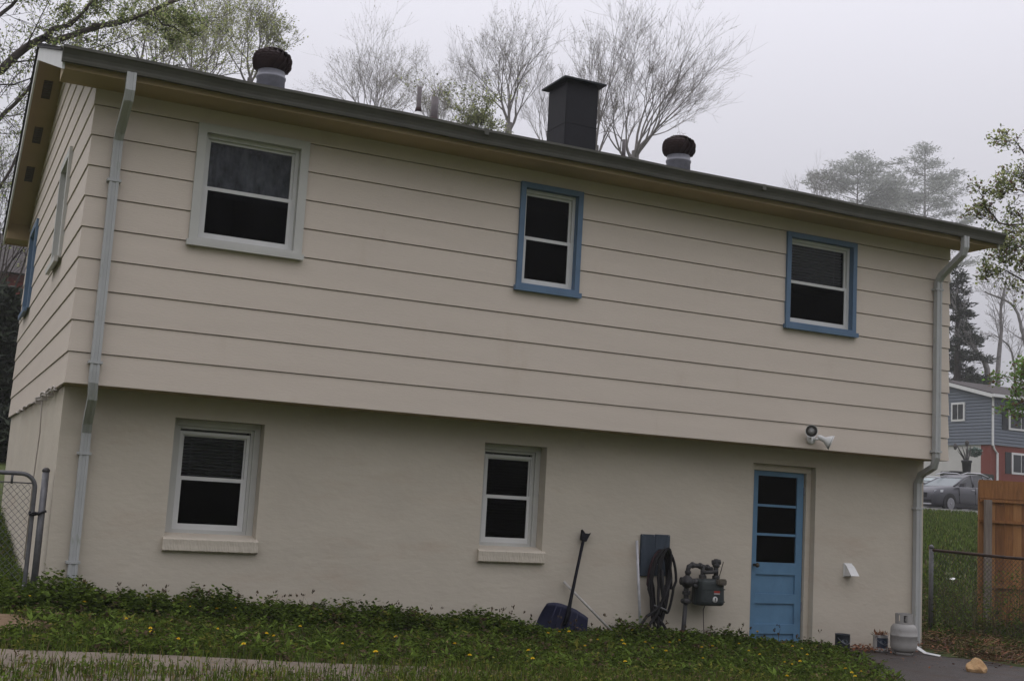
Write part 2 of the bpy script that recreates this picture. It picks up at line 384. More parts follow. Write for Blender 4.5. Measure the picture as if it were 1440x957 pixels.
rf.box(RX0 - .02, RX1 + .02, YR - .12, YR + .12, under(YR) + T - .03, under(YR) + T + 0.012)
roof = rf.build('roof', SHINGLE, house)
deck = MB(); rf2, rf = rf, deck
slab(ye0, YR, 0.0, T - 0.006, RX0 + .02, RX1 - .02); slab(YR, ye1, 0.0, T - 0.006, RX0 + .02, RX1 - .02)
rf.build('roof_deck', SOFFIT, house)
# rake boards (white face on the gable edges)
for x0, x1 in ((RX0 - 0.004, RX0 + .019), (RX1 - .019, RX1 + .004)):
    rk = MB()
    for ya, yb in ((ye0, YR), (YR, ye1)):
        v = [(x, y, under(y) + dz) for x in (x0, x1) for y in (ya, yb) for dz in (-0.10, T - .004)]
        rk.add(v, [(0, 1, 3, 2), (4, 6, 7, 5), (0, 4, 5, 1), (2, 3, 7, 6), (0, 2, 6, 4), (1, 5, 7, 3)])
    rk.build('rake_board', WHITE, house)
# eave boxes: flat soffit and fascia
so = MB()
so.box(RX0 + .021, RX1 - .021, -0.455, -0.0, 2.762, 2.775)
so.build('soffit', SOFFIT, house)
for x0, x1, xo in ((RX0 + .021, 0.0, RX0 + .021), (L, RX1 - .021, RX1 - .021)):     # box ends under the rake
    for y0, sg in ((0, -1), (D, 1)):
        er = MB(); ya, yb = y0, y0 + sg * .455
        er.add([(x0, ya, 2.775), (x1, ya, 2.775), (x1, ya, under(ya)), (x0, ya, under(ya))], [(0, 1, 2, 3)])
        er.add([(xo, ya, 2.775), (xo, yb, 2.775), (xo, yb, under(yb)), (xo, ya, under(ya))], [(0, 1, 2, 3)])
        er.build('eave_return', SOFFIT, house, weld=True)
so = MB(); so.box(RX0 + .021, RX1 - .021, D, D + 0.455, 2.762, 2.775); so.build('soffit', SOFFIT, house)
fa = MB()
fa.box(RX0 + .02, RX1 - .02, -0.48, -0.456, 2.742, 2.86); fa.build('fascia', SOFFIT, house); fa = MB(); fa.box(RX0 + .02, RX1 - .02, D + 0.456, D + 0.48, 2.742, 2.86)
fa.build('fascia', SOFFIT, house)
def gutter(y, sgn):
    g = MB()
    pr = [(0.0, 2.925), (0.0, 2.795), (0.070, 2.785), (0.075, 2.805), (0.078, 2.835), (0.112, 2.885), (0.125, 2.897), (0.125, 2.922), (0.110, 2.922), (0.110, 2.897), (0.100, 2.88), (0.078, 2.825), (0.07, 2.80), (0.006, 2.803), (0.006, 2.925)]
    xs = [RX0 - 0.01 + (RX1 - RX0 + .02) * t for t in np.linspace(0, 1, 15)]
    vs = []; fs = []
    for i, x in enumerate(xs):
        sag = 0.006 * math.sin(i * 2.1)
        for a, z in pr: vs.append((x, y + sgn * a, z + sag))
    n = len(pr)
    for i in range(len(xs) - 1):
        for k in range(n): fs.append((i * n + k, i * n + (k + 1) % n, (i + 1) * n + (k + 1) % n, (i + 1) * n + k))
    g.add(vs, fs)
    for x in (xs[0] - .004, xs[-1] + .004):
        g.prism([(x, y + sgn * a, z) for a, z in pr[:8]], (0.004 if x < 0 else -0.004, 0, 0))
    for x in (3.7, 7.2): g.box(x, x + .05, y + sgn * .122 - .004, y + sgn * .122 + .004, 2.86, 2.926)
    return g.build('gutter', GUTTER, house)
gutter(-0.482, -1); gutter(D + 0.482, 1)
# rake soffit vents
for y in (4.95, 6.0, 7.0):
    v = MB(); z = under(y)
    c = Vector((-0.18, y, z - 0.006)); ax = Vector((0.055, 0, 0)); ay = Vector((0, 1, -SL)).normalized() * 0.2
    v.obox(c, ax, ay, (0, 0, 0.006))
    for k in range(7):
        v.obox(c + ay * (-0.8 + k * 0.267) - Vector((0, 0, .008)), ax * .8, ay * 0.04, (0, 0.004, .006), 1)
    v.build('soffit_vent', [SOFFIT if False else VENTM, GUTTER], house)

# downspouts
def spout(path, label=None):
    m = MB(); a, b = 0.042, 0.032
    prof = [(-a, -b), (-a * .4, -b), (-a * .35, -b + .006), (a * .35, -b + .006), (a * .4, -b), (a, -b), (a, b), (-a, b)]
    m.ribbon(path, prof); return m.build('downspout', SPOUT, house)
def strap(m, x, y, z, p): q = MB(); q.box(x - .062, x + .062, y - .037, y + .05, z - .012, z + .012); q.build('strap', SPOUT, p)
zl = G(0.3, .3)
d1 = spout([(0.225, -.535, 2.80), (0.225, -.535, 2.64), (0.225, -.50, 2.57), (0.222, -.13, 2.36), (0.22, -.068, 2.28), (0.22, -.068, 0.12), (0.222, -.06, 0.02), (0.235, 0.0, -.12), (0.245, 0.27, -.33), (0.25, 0.335, -.43), (0.255, 0.335, zl - .05)])
for q in ((.22, -.068, .2), (.22, -.068, 1.9), (.25, .335, -.62), (.25, .335, -1.62)): strap(None, *q, d1)
zl = G(10.4, .3)
d2 = spout([(10.40, -.535, 2.80), (10.40, -.535, 2.66), (10.405, -.50, 2.58), (10.42, -.13, 2.36), (10.42, -.068, 2.28), (10.42, -.068, 0.13), (10.425, -.06, 0.03), (10.45, 0.0, -.09), (10.50, 0.27, -.19), (10.51, 0.335, -.30), (10.51, 0.335, zl - .1)])
for q in ((10.42, -.068, .1), (10.42, -.068, 2.18), (10.51, .335, -.62)): strap(None, *q, d2)

# upper windows
def framed(mb, x0, x1, z0, z1, wd, y0, y1, mi=0, bot=None, top=None):
    bt = wd if bot is None else bot; tp = wd if top is None else top
    mb.box(x0, x0 + wd, y0, y1, z0, z1, mi); mb.box(x1 - wd, x1, y0, y1, z0, z1, mi)
    mb.box(x0 + wd, x1 - wd, y0, y1, z1 - tp, z1, mi); mb.box(x0 + wd, x1 - wd, y0, y1, z0, z0 + bt, mi)
def pane(par, x0, x1, z0, z1, y, m): p = MB(); p.box(x0, x1, y, y + .006, z0, z1); return p.build('pane', m, par)
def blind(par, x0, x1, z0, z1, y, step=0.036):
    b = MB(); z = z1
    while z > z0:
        b.obox(((x0 + x1) / 2, y, z), ((x1 - x0) / 2, 0, 0), (0, .012, -.007), (0, .0006, .001)); z -= step
    for x in (x0 + .12, x1 - .12): b.box(x - .002, x + .002, y - .014, y - .012, z0, z1)
    return b.build('blind', BLIND, par)
def upper_window(x0, x1, z0, z1, cw, kind, ):
    cm = CASING if kind == 'pale' else BLUE
    c = MB(); framed(c, x0, x1, z0 + .05, z1, cw, -.048, .13, bot=.03)
    # inner stops
    ix0, ix1, iz0, iz1 = x0 + cw, x1 - cw, z0 + .08, z1 - cw
    wdw = c.build('window', cm, house)
    tag(wdw, 'upper window in a wide pale casing' if kind == 'pale' else 'upper window trimmed in blue paint')
    s = MB(); s.box(x0 - .02, x1 + .02, -.075, -.024, z0 - .005, z0 + .049); s.box(x0, x1, -.024, .13, z0 + .01, z0 + .049); s.build('sill', cm, wdw)
    f = MB(); framed(f, ix0, ix1, iz0, iz1, .035, .03, .10); zmid = lerp(iz0, iz1, .49)
    fx0, fx1, fz0, fz1 = ix0 + .035, ix1 - .035, iz0 + .035, iz1 - .035
    framed(f, fx0, fx1, zmid - .018, fz1, .026, .062, .088)          # upper sash
    framed(f, fx0, fx1, fz0, zmid + .018, .032, .036, .0605, top=.036)  # lower sash
    f.build('sash', VINYL, wdw)
    return wdw, (fx0 + .02, fx1 - .02, fz0 + .02, zmid, fz1 - .015)
u = upper_window(*UW[0]); q = u[1]
pane(u[0], q[0], q[1], q[3] + .01, q[4], .072, GLASSU); pane(u[0], q[0], q[1], q[2], q[3], .046, GLASSD)
cu_ = MB()  # wavy sheet that carries the painted reflection behind the upper pane
xs = np.linspace(q[0] - .05, q[1] + .05, 60)
vs = []; 
for i, x in enumerate(xs):
    yy = .16 + .012 * math.sin(i * 1.1) + .006 * math.sin(i * .37)
    vs += [(x, yy, q[3] - .05), (x, yy, q[4] + .08)]
cu_.add(vs, [(2 * i, 2 * i + 2, 2 * i + 3, 2 * i + 1) for i in range(59)], 0, True); cu_.build('reflection_sheet', REFLECTION, u[0])
u = upper_window(*UW[1]); q = u[1]
pane(u[0], q[0], q[1], q[3] + .01, q[4], .072, GLASSD); pane(u[0], q[0], q[1], q[2], q[3], .046, GLASSD)
u = upper_window(*UW[2]); q = u[1]
pane(u[0], q[0], q[1], q[3] + .01, q[4], .072, GLASSU); pane(u[0], q[0], q[1], q[2], q[3], .046, GLASSD)
blind(u[0], q[0] - .02, q[1] + .02, q[3] - .12, q[4] + .05, .15)
# side windows (gable wall)
for y0, y1, z0, z1, kind in SW:
    c = MB(); cm = CASING if kind == 'pale' else BLUE; cw = .09
    def bx(a, b, x_out, x_in, za, zb): c.box(x_out, x_in, a, b, za, zb)
    bx(y0, y0 + cw, -.05, .13, z0, z1); bx(y1 - cw, y1, -.05, .13, z0, z1); bx(y0 + cw, y1 - cw, -.05, .13, z1 - cw, z1); bx(y0 + cw, y1 - cw, -.05, .13, z0, z0 + .04)
    wdw = c.build('window', cm, house)
    s = MB(); s.box(-.09, -.052, y0 - .02, y1 + .02, z0 - .05, z0 + .01); s.build('sill', cm, wdw)
    f = MB(); zm = (z0 + z1) / 2
    for a, b, za, zb in ((y0 + cw, y0 + cw + .05, z0 + .04, z1 - cw), (y1 - cw - .05, y1 - cw, z0 + .04, z1 - cw), (y0 + cw + .05, y1 - cw - .05, z1 - cw - .05, z1 - cw), (y0 + cw + .05, y1 - cw - .05, z0 + .04, z0 + .09), (y0 + cw + .05, y1 - cw - .05, zm - .02, zm + .02)):
        f.box(.02, .07, a, b, za, zb)
    f.build('sash', VINYL, wdw)
    for za, zb in ((z0 + .09, zm - .02), (zm + .02, z1 - cw - .05)):
        p = MB(); p.box(.045, .05, y0 + cw + .05, y1 - cw - .05, za, zb); p.build('pane', SHEEN, wdw)

# lower windows, deep in the block wall
for (x0, x1, zb, zt, _), (a0, a1) in zip(((1.06, 1.94, -1.36, -.215, 0), (4.36, 5.12, -1.36, -.215, 0)), ((1.185, 1.81), (4.49, 5.015))):
    c = MB(); y0, y1 = YL + .15, YL + .235
    framed(c, x0 + .002, x1 - .002, -1.335, zt - .002, .06, y0, y1, bot=.02); 
    framed(c, x0 + .062, x1 - .062, -1.315, zt - .062, .03, y0 + .03, y1)
    wdw = c.build('window', CASING, house); tag(wdw, 'lower window set deep in the block wall')
    f = MB(); fz0, fz1 = -1.285, -.33; fx0, fx1 = a0 - .035, a1 + .035
    framed(f, fx0, fx1, fz0, fz1, .032, y0 + .035, y1 - .002); zm = -.79
    framed(f, a0 - .003, a1 + .003, zm - .02, fz1 - .032, .016, y0 + .06, y0 + .08)
    framed(f, a0 - .003, a1 + .003, fz0 + .032, zm + .02, .022, y0 + .037, y0 + .059, top=.038)
    f.build('sash', VINYL, wdw)
    pane(wdw, a0, a1, zm, fz1 - .04, y0 + .066, GLASSU if x0 < 3 else GLASSD); pane(wdw, a0, a1, fz0 + .04, zm, y0 + .046, GLASSD)
    blind(wdw, a0 - .02, a1 + .02, (-1.28 if x0 > 3 else zm - .05), fz1 + .05, y0 + .13, .032)
    s = MB()
    # sloping painted brick sill, lumpy front
    X0, X1 = x0 - .02, x1 + .02
    nseg = 70
    vs = []; fs = []
    sec = [(YL + .16, -1.318), (YL - .035, -1.362), (YL - .052, -1.375), (YL - .05, -1.425), (YL - .052, -1.478), (YL - .03, -1.492), (YL + .01, -1.492), (YL + .16, -1.45)]
    for i in range(nseg + 1):
        x = lerp(X0, X1, i / nseg)
        for k, (yy, zz) in enumerate(sec):
            j = .0018 if 1 <= k <= 5 else 0
            vs.append((x, yy + random.uniform(-j, j), zz + random.uniform(-j, j)))
    n = len(sec)
    for i in range(nseg):
        for k in range(n): fs.append((i * n + k, i * n + (k + 1) % n, (i + 1) * n + (k + 1) % n, (i + 1) * n + k))
    fs.append(tuple(range(n))); fs.append(tuple(range(nseg * n, nseg * n + n)))
    # keep the sill inside the opening behind the wall face
    vs = [((min(max(v[0], x0 + .003), x1 - .003) if v[1] > YL + .005 else v[0]), v[1], v[2]) for v in vs]
    s.add(vs, fs); s.build('sill', STUCCO, wdw)

# back door
dx0, dx1, dz0, dz1, dy = 8.03, 8.795, -2.36, -.225, YL + .12
d = MB()
cs = MB(); framed(cs, 7.932, 8.883, -2.6, -.203, .075, dy - .035, dy + .1, bot=.15); dframe = cs.build('door_frame', STUCCO, house)
lx0, lx1 = dx0 + .07, dx1 - .10
d.box(dx0, lx0, dy, dy + .04, dz0, dz1); d.box(lx1, dx1, dy, dy + .04, dz0, dz1)
rails = [(dz1 - .115, dz1), (-.715, -.685), (-1.065, -1.035), (-1.53, -1.385), (-1.875, -1.76), (-2.235, -2.12), (-2.36, -2.30)]
for a, b in rails: d.box(lx0, lx1, dy + (.008 if b - a < .04 else .0), dy + .036, a, b)
for a, b in ((-1.76, -1.53), (-2.12, -1.875), (-2.30, -2.235)):
    d.box(lx0, lx1, dy + .02, dy + .034, a, b)
door = d.build('door', DOORBLUE, house)
tag(door, 'blue painted back door with three glass lights over panels')
for a, b in ((-.685, -.34), (-1.035, -.715), (-1.385, -1.065)): pane(door, lx0, lx1, a, b, dy + .018, GLASSD)
h = MB(); h.lathe([(0, 0), (.018, 0), (.018, .012), (.010, .02), (.010, .045), (.026, .055), (.03, .07), (.022, .085), (0, .088)], (dx0 + .04, dy, -1.42), 14, axis=(0, -1, 0)); h.build('door_knob', mat('dark_brass', (.06, .05, .035), .4, metal=.7), door)
for z in (-.5, -1.9): hg = MB(); hg.box(dx1 - .004, dx1 + .012, dy - .008, dy + .01, z - .05, z + .05); hg.build('hinge', GALV, door)

# roof turbines, chimney, pipes
def turbine(x, y, zt):
    zb = under(y) + T - .06
    n_ = MB(); n_.lathe([(.19, zb), (.185, zt - .40), (.195, zt - .39), (.195, zt - .36), (.18, zt - .35), (.18, zt - .29)], (x, y, 0), 24)
    n_.add([(x - .33, y - .3, under(y - .3) + T + .02), (x + .33, y - .3, under(y - .3) + T + .02), (x + .33, y + .3, under(y + .3) + T + .02), (x - .33, y + .3, under(y + .3) + T + .02)], [(0, 1, 2, 3)])
    neck = n_.build('roof_turbine', GALV, house)
    h_ = MB(); nv = 17; zc_, rr, hh = zt - .155, .262, .155
    for k in range(nv):      # bulging vanes twisted round the head
        vs = []; a0 = 2 * math.pi * k / nv
        for i in range(9):
            t = -1 + 2 * i / 8; r = .14 + (rr - .14) * math.sqrt(max(0, 1 - abs(t) ** 2.4)); z = zc_ + t * hh; a = a0 + .35 * t
            for da, dr in ((0, 0), (2 * math.pi / nv * .92, -.06)):
                vs.append((x + (r + dr) * math.cos(a + da), y + (r + dr) * math.sin(a + da), z))
        h_.add(vs, [(2 * i, 2 * i + 1, 2 * i + 3, 2 * i + 2) for i in range(8)], 0, False)
    h_.lathe([(0, zc_ - hh), (.12, zc_ - hh + .01), (.17, zc_ - .08), (.185, zc_), (.17, zc_ + .08), (.12, zc_ + hh - .01), (0, zc_ + hh)], (x, y, 0), 16)
    h_.lathe([(0, 0), (.155, 0), (.15, .02), (0, .03)], (x, y, zt - .012), 20)
    h_.build('turbine_head', RUST, neck)
turbine(2.48, 3.8, 4.895); turbine(8.89, 3.8, 4.89)
ch = MB(); ch.bevbox(6.68, 7.203, 3.4, 3.98, 4.05, 5.24, .008)
for z in (4.62,): ch.box(6.676, 7.207, 3.396, 3.984, z, z + .012)
chim = ch.build('chimney', CHIM, house)
cp = MB(); cx, cy = 6.942, 3.69; a, b = .345, .37; z0 = 5.262
cp.add([(cx - a, cy - b, z0), (cx + a, cy - b, z0), (cx + a, cy + b, z0), (cx - a, cy + b, z0), (cx - a, cy - b, z0 + .025), (cx + a, cy - b, z0 + .025), (cx + a, cy + b, z0 + .025), (cx - a, cy + b, z0 + .025), (cx - .05, cy - .05, z0 + .12), (cx + .05, cy - .05, z0 + .12), (cx + .05, cy + .05, z0 + .12), (cx - .05, cy + .05, z0 + .12)],
       [(0, 3, 2, 1), (0, 1, 5, 4), (1, 2, 6, 5), (2, 3, 7, 6), (3, 0, 4, 7), (4, 5, 9, 8), (5, 6, 10, 9), (6, 7, 11, 10), (7, 4, 8, 11), (8, 9, 10, 11)])
cp.box(6.70, 7.18, 3.42, 3.96, 5.24, 5.262)
cp.build('chimney_cap', TEAL, chim)
for x, r, zt, skirt in ((4.50, .032, 4.755, True), (4.735, .052, 4.655, False), (7.79, .03, 4.612, False)):
    p = MB(); zb = under(3.6) + T; p.lathe([(r, zb - .1), (r, zt), (r * .8, zt), (r * .8, zt - .08)], (x, 3.6, 0), 14)
    po = p.build('vent_pipe', mat('grey_pipe', (.115, .10, .10), .6, .35, 10), house)
    k = MB()
    if skirt:
        k.lathe([(.13, zb - .05), (.12, zb + .06), (.06, zb + .105), (.045, zb + .14), (.036, zb + .16)], (x, 3.6, 0), 18, 0); k.build('pipe_flashing', WHITE, po)
        k = MB(); k.lathe([(.05, zb + .13), (.04, zb + .19), (.034, zb + .2)], (x, 3.6, 0), 14); k.build('pipe_collar', LEAD, po)
    else:
        k.lathe([(r + .025, zb - .05), (r + .02, zb + .08), (r + .004, zb + .1)], (x, 3.6, 0), 14); k.build('pipe_collar', LEAD, po)

# ------------------------------------------------------------------ fixtures on the wall
BLK = mat('black_plastic', (.012, .012, .014), .5)
def cone_head(name, par, c, ax, r0, r1, ln, mi_lens=True):
    a = Vector(ax).normalized(); m = MB()
    m.lathe([(0, -ln * .55), (r0 * .8, -ln * .5), (r0, -ln * .35), (r0 * 1.02, 0), (r1 * .8, ln * .3), (r1, ln * .5), (r1 * .97, ln * .5), (r1 * .75, ln * .3), (0, ln * .25)], c, 22, axis=a)
    o = m.build(name, WHITE, par)
    g = MB(); g.lathe([(0, .0), (r1 * .5, .002), (r1 * .52, .014), (0, .02)], Vector(c) + a * ln * .33, 18, axis=a); g.build('lens', mat('grey_lens', (.22, .22, .21), .35), o)
    k = MB(); k.lathe([(r1 * .55, .0), (r1 * .93, .006), (r1 * .93, .010), (r1 * .55, .006)], Vector(c) + a * ln * .38, 22, axis=a); k.build('lens_ring', mat('dark_ring', (.045, .04, .036), .5), o)
    return o
fl = thing('flood_light', 'white twin-head flood light on the siding above the blue door', 'wall light', (8.46, -.03, .12))
m = MB(); m.lathe([(0, 0), (.062, 0), (.062, .02), (.05, .035), (.02, .04), (0, .04)], (8.455, -.022, .115), 22, axis=(0, -1, 0)); m.build('mounting_plate', WHITE, fl)
m = MB(); m.tube([(8.43, -.05, .12), (8.40, -.09, .14), (8.385, -.10, .17)], .014, 8); m.tube([(8.47, -.05, .11), (8.49, -.085, .115), (8.505, -.10, .118)], .016, 8); m.build('arm', WHITE, fl)
cone_head('lamp_head', fl, (8.365, -.13, .205), (-.50, -.84, -.12), .045, .075, .15)
cone_head('lamp_head', fl, (8.575, -.13, .115), (.74, -.55, -.38), .032, .092, .18)

dv = thing('dryer_vent', 'small white dryer vent hood on the wall right of the blue door', 'vent', (9.44, YL, -1.45))
m = MB(); m.box(9.345, 9.475, YL - .012, YL + .002, -1.52, -1.35); m.build('flange', WHITE, dv)
m = MB(); m.add([(9.355, YL - .01, -1.355), (9.465, YL - .01, -1.355), (9.47, YL - .06, -1.39), (9.475, YL - .15, -1.50), (9.345, YL - .15, -1.50), (9.35, YL - .06, -1.39),
                 (9.355, YL - .01, -1.51), (9.465, YL - .01, -1.51)], [(0, 1, 2, 5), (5, 2, 3, 4), (0, 5, 4, 6), (1, 7, 3, 2)])
m.build('hood', WHITE, dv)

cb = MB(); pts = []
for i in range(60):
    y = .42 + i * .095; pts.append((-.045 - .012 * math.sin(i * .9), y, -.03 - .012 * math.sin(i * .7) - (.02 if i < 12 and i % 4 == 0 else 0)))
cb.tube(pts, .011, 6); cb.tube([(p[0] - .008, p[1], p[2] + .02 + .01 * math.sin(i)) for i, p in enumerate(pts[:24])], .010, 6)
cb.tube([(-.04, 2.05, -.05), (-.015, 2.2, -.4), (-.012, 2.45, -.9), (-.012, 2.5, -1.75)], .007, 6)
for i in (8, 16, 24): cb.box(-.06, .0, pts[i][1] - .02, pts[i][1] + .02, -.07, .0)
tag(cb.build('cable', mat('painted_cable', (.42, .38, .34), .7)), 'thin painted cable running under the siding along the left side wall', 'cable')

# ------------------------------------------------------------------ things leaning on or standing by the wall
SHB = mat('navy_plastic', (.008, .009, .030), .5, c2=(.013, .015, .045), scale=5, noise2=(7, (1, 1, 1), (.16, .16, .22), .66, .85))
SHS = mat('shovel_shaft', (.006, .006, .010), .6, .2, 5, spec=.15)
shv = thing('snow_shovel', 'navy blue plastic snow shovel leaning against the cream wall', 'shovel', (5.35, .1, G(5.35, .1)))
def shp(u, v, dep=0):      # shovel plane: u across, v up the shaft
    o = Vector((5.345, .17, -2.005)); up = Vector((.285, .20, .93)).normalized(); ac = Vector((.95, .02, -.27)).normalized(); nn = ac.cross(up).normalized()
    if nn.y > 0: nn = -nn
    return o + ac * u + up * v + nn * dep
b = MB(); nu, nv = 16, 8; vs = []; fs = []
for j in range(nv + 1):
    t = j / nv
    for i in range(nu + 1):
        s_ = -1 + 2 * i / nu; hw = lerp(.325, .27, t ** 2)
        v_ = lerp(-.30, .075, t) - .05 * (abs(s_) ** 3) * t + .01 * math.cos(s_ * 3)
        dp = .07 * s_ * s_ - .02 + .05 * t * t + .006 * (1 if i % 3 == 0 else 0)
        vs.append(shp(s_ * hw - .045, v_, dp))
for j in range(nv):
    for i in range(nu): a = j * (nu + 1) + i; fs.append((a, a + 1, a + nu + 2, a + nu + 1))
nV = len(vs); 
b.add(vs, fs, 0, True); b.add([shp(0, 0, 0) - shp(0, 0, .006) + v for v in vs], [f[::-1] for f in fs], 0, True)
for (i0, st, cnt) in ((0, 1, nu), (nv * (nu + 1), 1, nu)):
    for i in range(cnt): a = i0 + i; b.f.append((a, a + 1, a + 1 + nV, a + nV)); b.mi.append(0); b.sm.append(False)
bo = b.build('blade', SHB, shv)
m = MB(); m.box(0, 0, 0, 0, 0, 0) if False else None
for u_ in (-.2, -.11, .05, .13):
    m.tube([shp(u_, -.28, .07 * (u_ / .27) ** 2 - .012), shp(u_ * .9, .03, .07 * (u_ / .27) ** 2 + .035)], .006, 6)
m.build('rib', SHB, bo)
m = MB(); m.tube([shp(0, -.12, .012), shp(0, .0, .045), shp(0.005, .16, .03), shp(.01, .45, .02), shp(.012, .86, .02)], [.022, .025, .020, .018, .018], 10); m.build('shaft', SHS, shv)
m = MB(); m.prism([shp(-.022, .84, .036), shp(.045, .84, .036), shp(.082, .955, .036), shp(.055, .935, .036), shp(.01, .925, .036), shp(-.035, .955, .036)], shp(0, 0, 0) - shp(0, 0, .034)); m.build('grip', SHS, shv)

m = MB(); m.tube([(5.39, .345, -1.672), (5.96, .16, -2.21)], .015, 8); st_ = m
tag(st_.build('stick', mat('whitish_wood', (.42, .40, .37), .7, .25, 18)), 'thin whitish stick leaning on the wall behind the snow shovel', 'stick')
m = MB(); m.tube([(6.302, .335, -1.19), (6.33, .20, -2.30)], .016, 10)
tag(m.build('metal_rod', mat('grey_rod', (.40, .40, .41), .5, .2, 25, metal=.2)), 'upright pale metal rod leaning on the wall beside the hose board', 'rod')

BRD = mat('slate_board', (.030, .042, .058), .75, scale=6, c2=(.055, .070, .090), stretch=(3, 1, .5), noise2=(6, (2, 1, .6), (.03, .028, .026), .58, .7))
bd = thing('hose_board', 'slate blue wooden board fixed to the wall behind the coiled hose', 'board', (6.565, YL, -1.34))
m = MB(); m.bevbox(6.372, 6.560, YL - .032, YL - .004, -1.585, -1.115, .004, jit=.003); m.build('plank', BRD, bd)
m = MB(); m.bevbox(6.564, 6.762, YL - .030, YL - .004, -1.575, -1.112, .004, jit=.003); m.build('plank', BRD, bd)
for x, z in ((6.385, -1.125), (6.54, -1.127), (6.74, -1.125), (6.6, -1.45)): m = MB(); m.lathe([(0, 0), (.007, 0), (.005, .005), (0, .006)], (x, YL - .031, z), 8, axis=(0, -1, 0)); m.build('nail', GALV, bd)
m = MB()
m.tube([(6.66, YL - .03, -1.30), (6.66, YL - .13, -1.31), (6.66, YL - .145, -1.265)], .009, 8); m.build('hook', GALV, bd)

HOSE = mat('dark_hose', (.013, .012, .013), .65, .35, 20, spec=.2)
HOSE2 = mat('maroon_hose', (.034, .014, .016), .65, .3, 20, spec=.2)
hs = thing('garden_hose', 'dark coiled hose hanging in long loops from the slate board', 'hose', (6.58, .26, -2.25))
def loop(cx, hw, zt, zb, y, ph, n=30, lean=0.0):
    p = []
    for i in range(n + 1):
        a = ph + 2 * math.pi * i / n; c, s_ = math.cos(a), math.sin(a)
        k = .55 + .45 * (s_ + 1) / 2      # narrower toward the bottom
        p.append((cx + hw * c * (k if s_ < 0 else 1) + lean * (s_ - 1), y + .012 * math.sin(a * 2 + ph), (zt + zb) / 2 + (zt - zb) / 2 * s_))
    return p
for k, (cx, hw, zt, zb, y, ln, mt) in enumerate(((6.60, .150, -1.29, -2.15, .245, .02, HOSE), (6.585, .155, -1.30, -2.07, .275, -.01, HOSE2), (6.605, .125, -1.275, -2.19, .225, .03, HOSE), (6.64, .07, -1.26, -2.0, .20, .045, HOSE), (6.60, .10, -1.285, -2.1, .295, .0, HOSE), (6.63, .115, -1.28, -1.98, .21, -.02, HOSE))):
    m = MB(); m.tube(loop(cx, hw, zt, zb, y, k * .8, lean=ln), .0165, 8, cap=False); m.build('loop', mt, hs)
m = MB(); m.tube([(6.70, .20, -1.58), (6.62, .19, -1.80), (6.50, .185, -1.95), (6.38, .18, -2.02), (6.29, .17, -2.13), (6.27, .16, -2.33)], .0165, 8); m.build('hose_end', HOSE, hs)
m = MB(); m.tube([(6.56, .19, -1.5), (6.60, .18, -1.78), (6.52, .18, -1.98), (6.42, .17, -2.1), (6.36, .15, -2.33)], .0165, 8); m.build('hose_end', HOSE, hs)
m = MB(); m.tube([(6.50, .25, -1.9), (6.555, .20, -2.05), (6.62, .19, -2.12), (6.70, .18, -2.25), (6.74, .17, -2.36)], .0175, 8); m.tube([(6.52, .23, -1.9), (6.54, .20, -2.05), (6.56, .19, -2.2), (6.58, .18, -2.35)], .018, 8); m.build('hose_end', HOSE, hs)
m = MB()   # tie round the waist of the coil
m.tube([(6.50 + .085 * (1 - math.cos(a)) , .235 - .07 * math.sin(a), -1.93 + .03 * math.cos(a)) for a in np.linspace(0, 2 * math.pi, 16)], .010, 6, cap=False); m.build('tie', mat('grey_tie', (.12, .12, .12), .7), hs)

# gas meter
PIPE = mat('meter_pipe', (.038, .037, .037), .6, .4, 14, noise2=(12, (1, 1, 1), (.10, .045, .025), .62, .75))
MET = mat('meter_green_grey', (.034, .041, .041), .55, .22, 8, noise2=(10, (1, 1, 1), (.11, .115, .11), .64, .75))
gm = thing('gas_meter', 'green grey gas meter on rusty riser pipe beside the blue door', 'gas meter', (6.9, .2, G(6.9, .2)))
Y = .22
m = MB(); m.tube([(6.885, Y, -2.42), (6.92, Y, -1.86)], .026, 12); m.tube([(6.88, Y, -2.4), (6.89, Y, -2.17)], .034, 12, 1)
m.build('riser_pipe', [PIPE, mat('rusty_sleeve', (.07, .025, .018), .8, .3, 14)], gm)
m = MB()
m.lathe([(.026, 0), (.05, .005), (.062, .02), (.062, .04), (.05, .055), (.03, .06), (.03, .10), (.045, .105), (.045, .14), (.032, .145), (.028, .21)], (6.921, Y, -1.875), 8, smooth=False)
m.box(6.905, 6.945, Y - .055, Y - .02, -1.745, -1.725); m.build('shutoff_valve', PIPE, gm)
m = MB(); m.lathe([(0, -.06), (.035, -.06), (.04, -.035), (.068, -.015), (.073, 0), (.068, .015), (.036, .03), (.03, .055), (0, .06)], (6.905, Y - .035, -1.625), 18, axis=(-.55, -.83, .05))
m.lathe([(0, -.10), (.045, -.10), (.045, -.06), (.03, -.05), (.03, .05), (.042, .06), (.042, .10), (0, .10)], (6.95, Y, -1.625), 12, axis=(1, -.15, -.05))
m.tube([(7.0, Y - .02, -1.655), (7.04, Y - .05, -1.69)], .028, 8); m.build('regulator', PIPE, gm)
m = MB(); m.tube([(6.93, Y, -1.60), (6.935, Y, -1.49), (6.945, Y, -1.455), (6.98, Y, -1.437), (7.13, Y, -1.445), (7.27, Y, -1.475)], [.026, .026, .030, .028, .024, .024], 10)
for x, z in ((6.935, -1.52), (6.995, -1.437), (7.10, -1.443), (7.20, -1.46)): m.lathe([(.034, -.018), (.038, 0), (.034, .018)], (x, Y, z), 8, axis=(0, 0, 1) if x < 6.95 else (1, 0, -.05), smooth=False)
m.tube([(7.135, Y, -1.44), (7.14, Y, -1.60)], .026, 10); m.lathe([(.03, 0), (.045, .01), (.045, .05), (.03, .06)], (7.14, Y, -1.60), 8, smooth=False)
m.tube([(7.135, Y - .02, -1.515), (7.33, Y - .02, -1.50)], .022, 10)
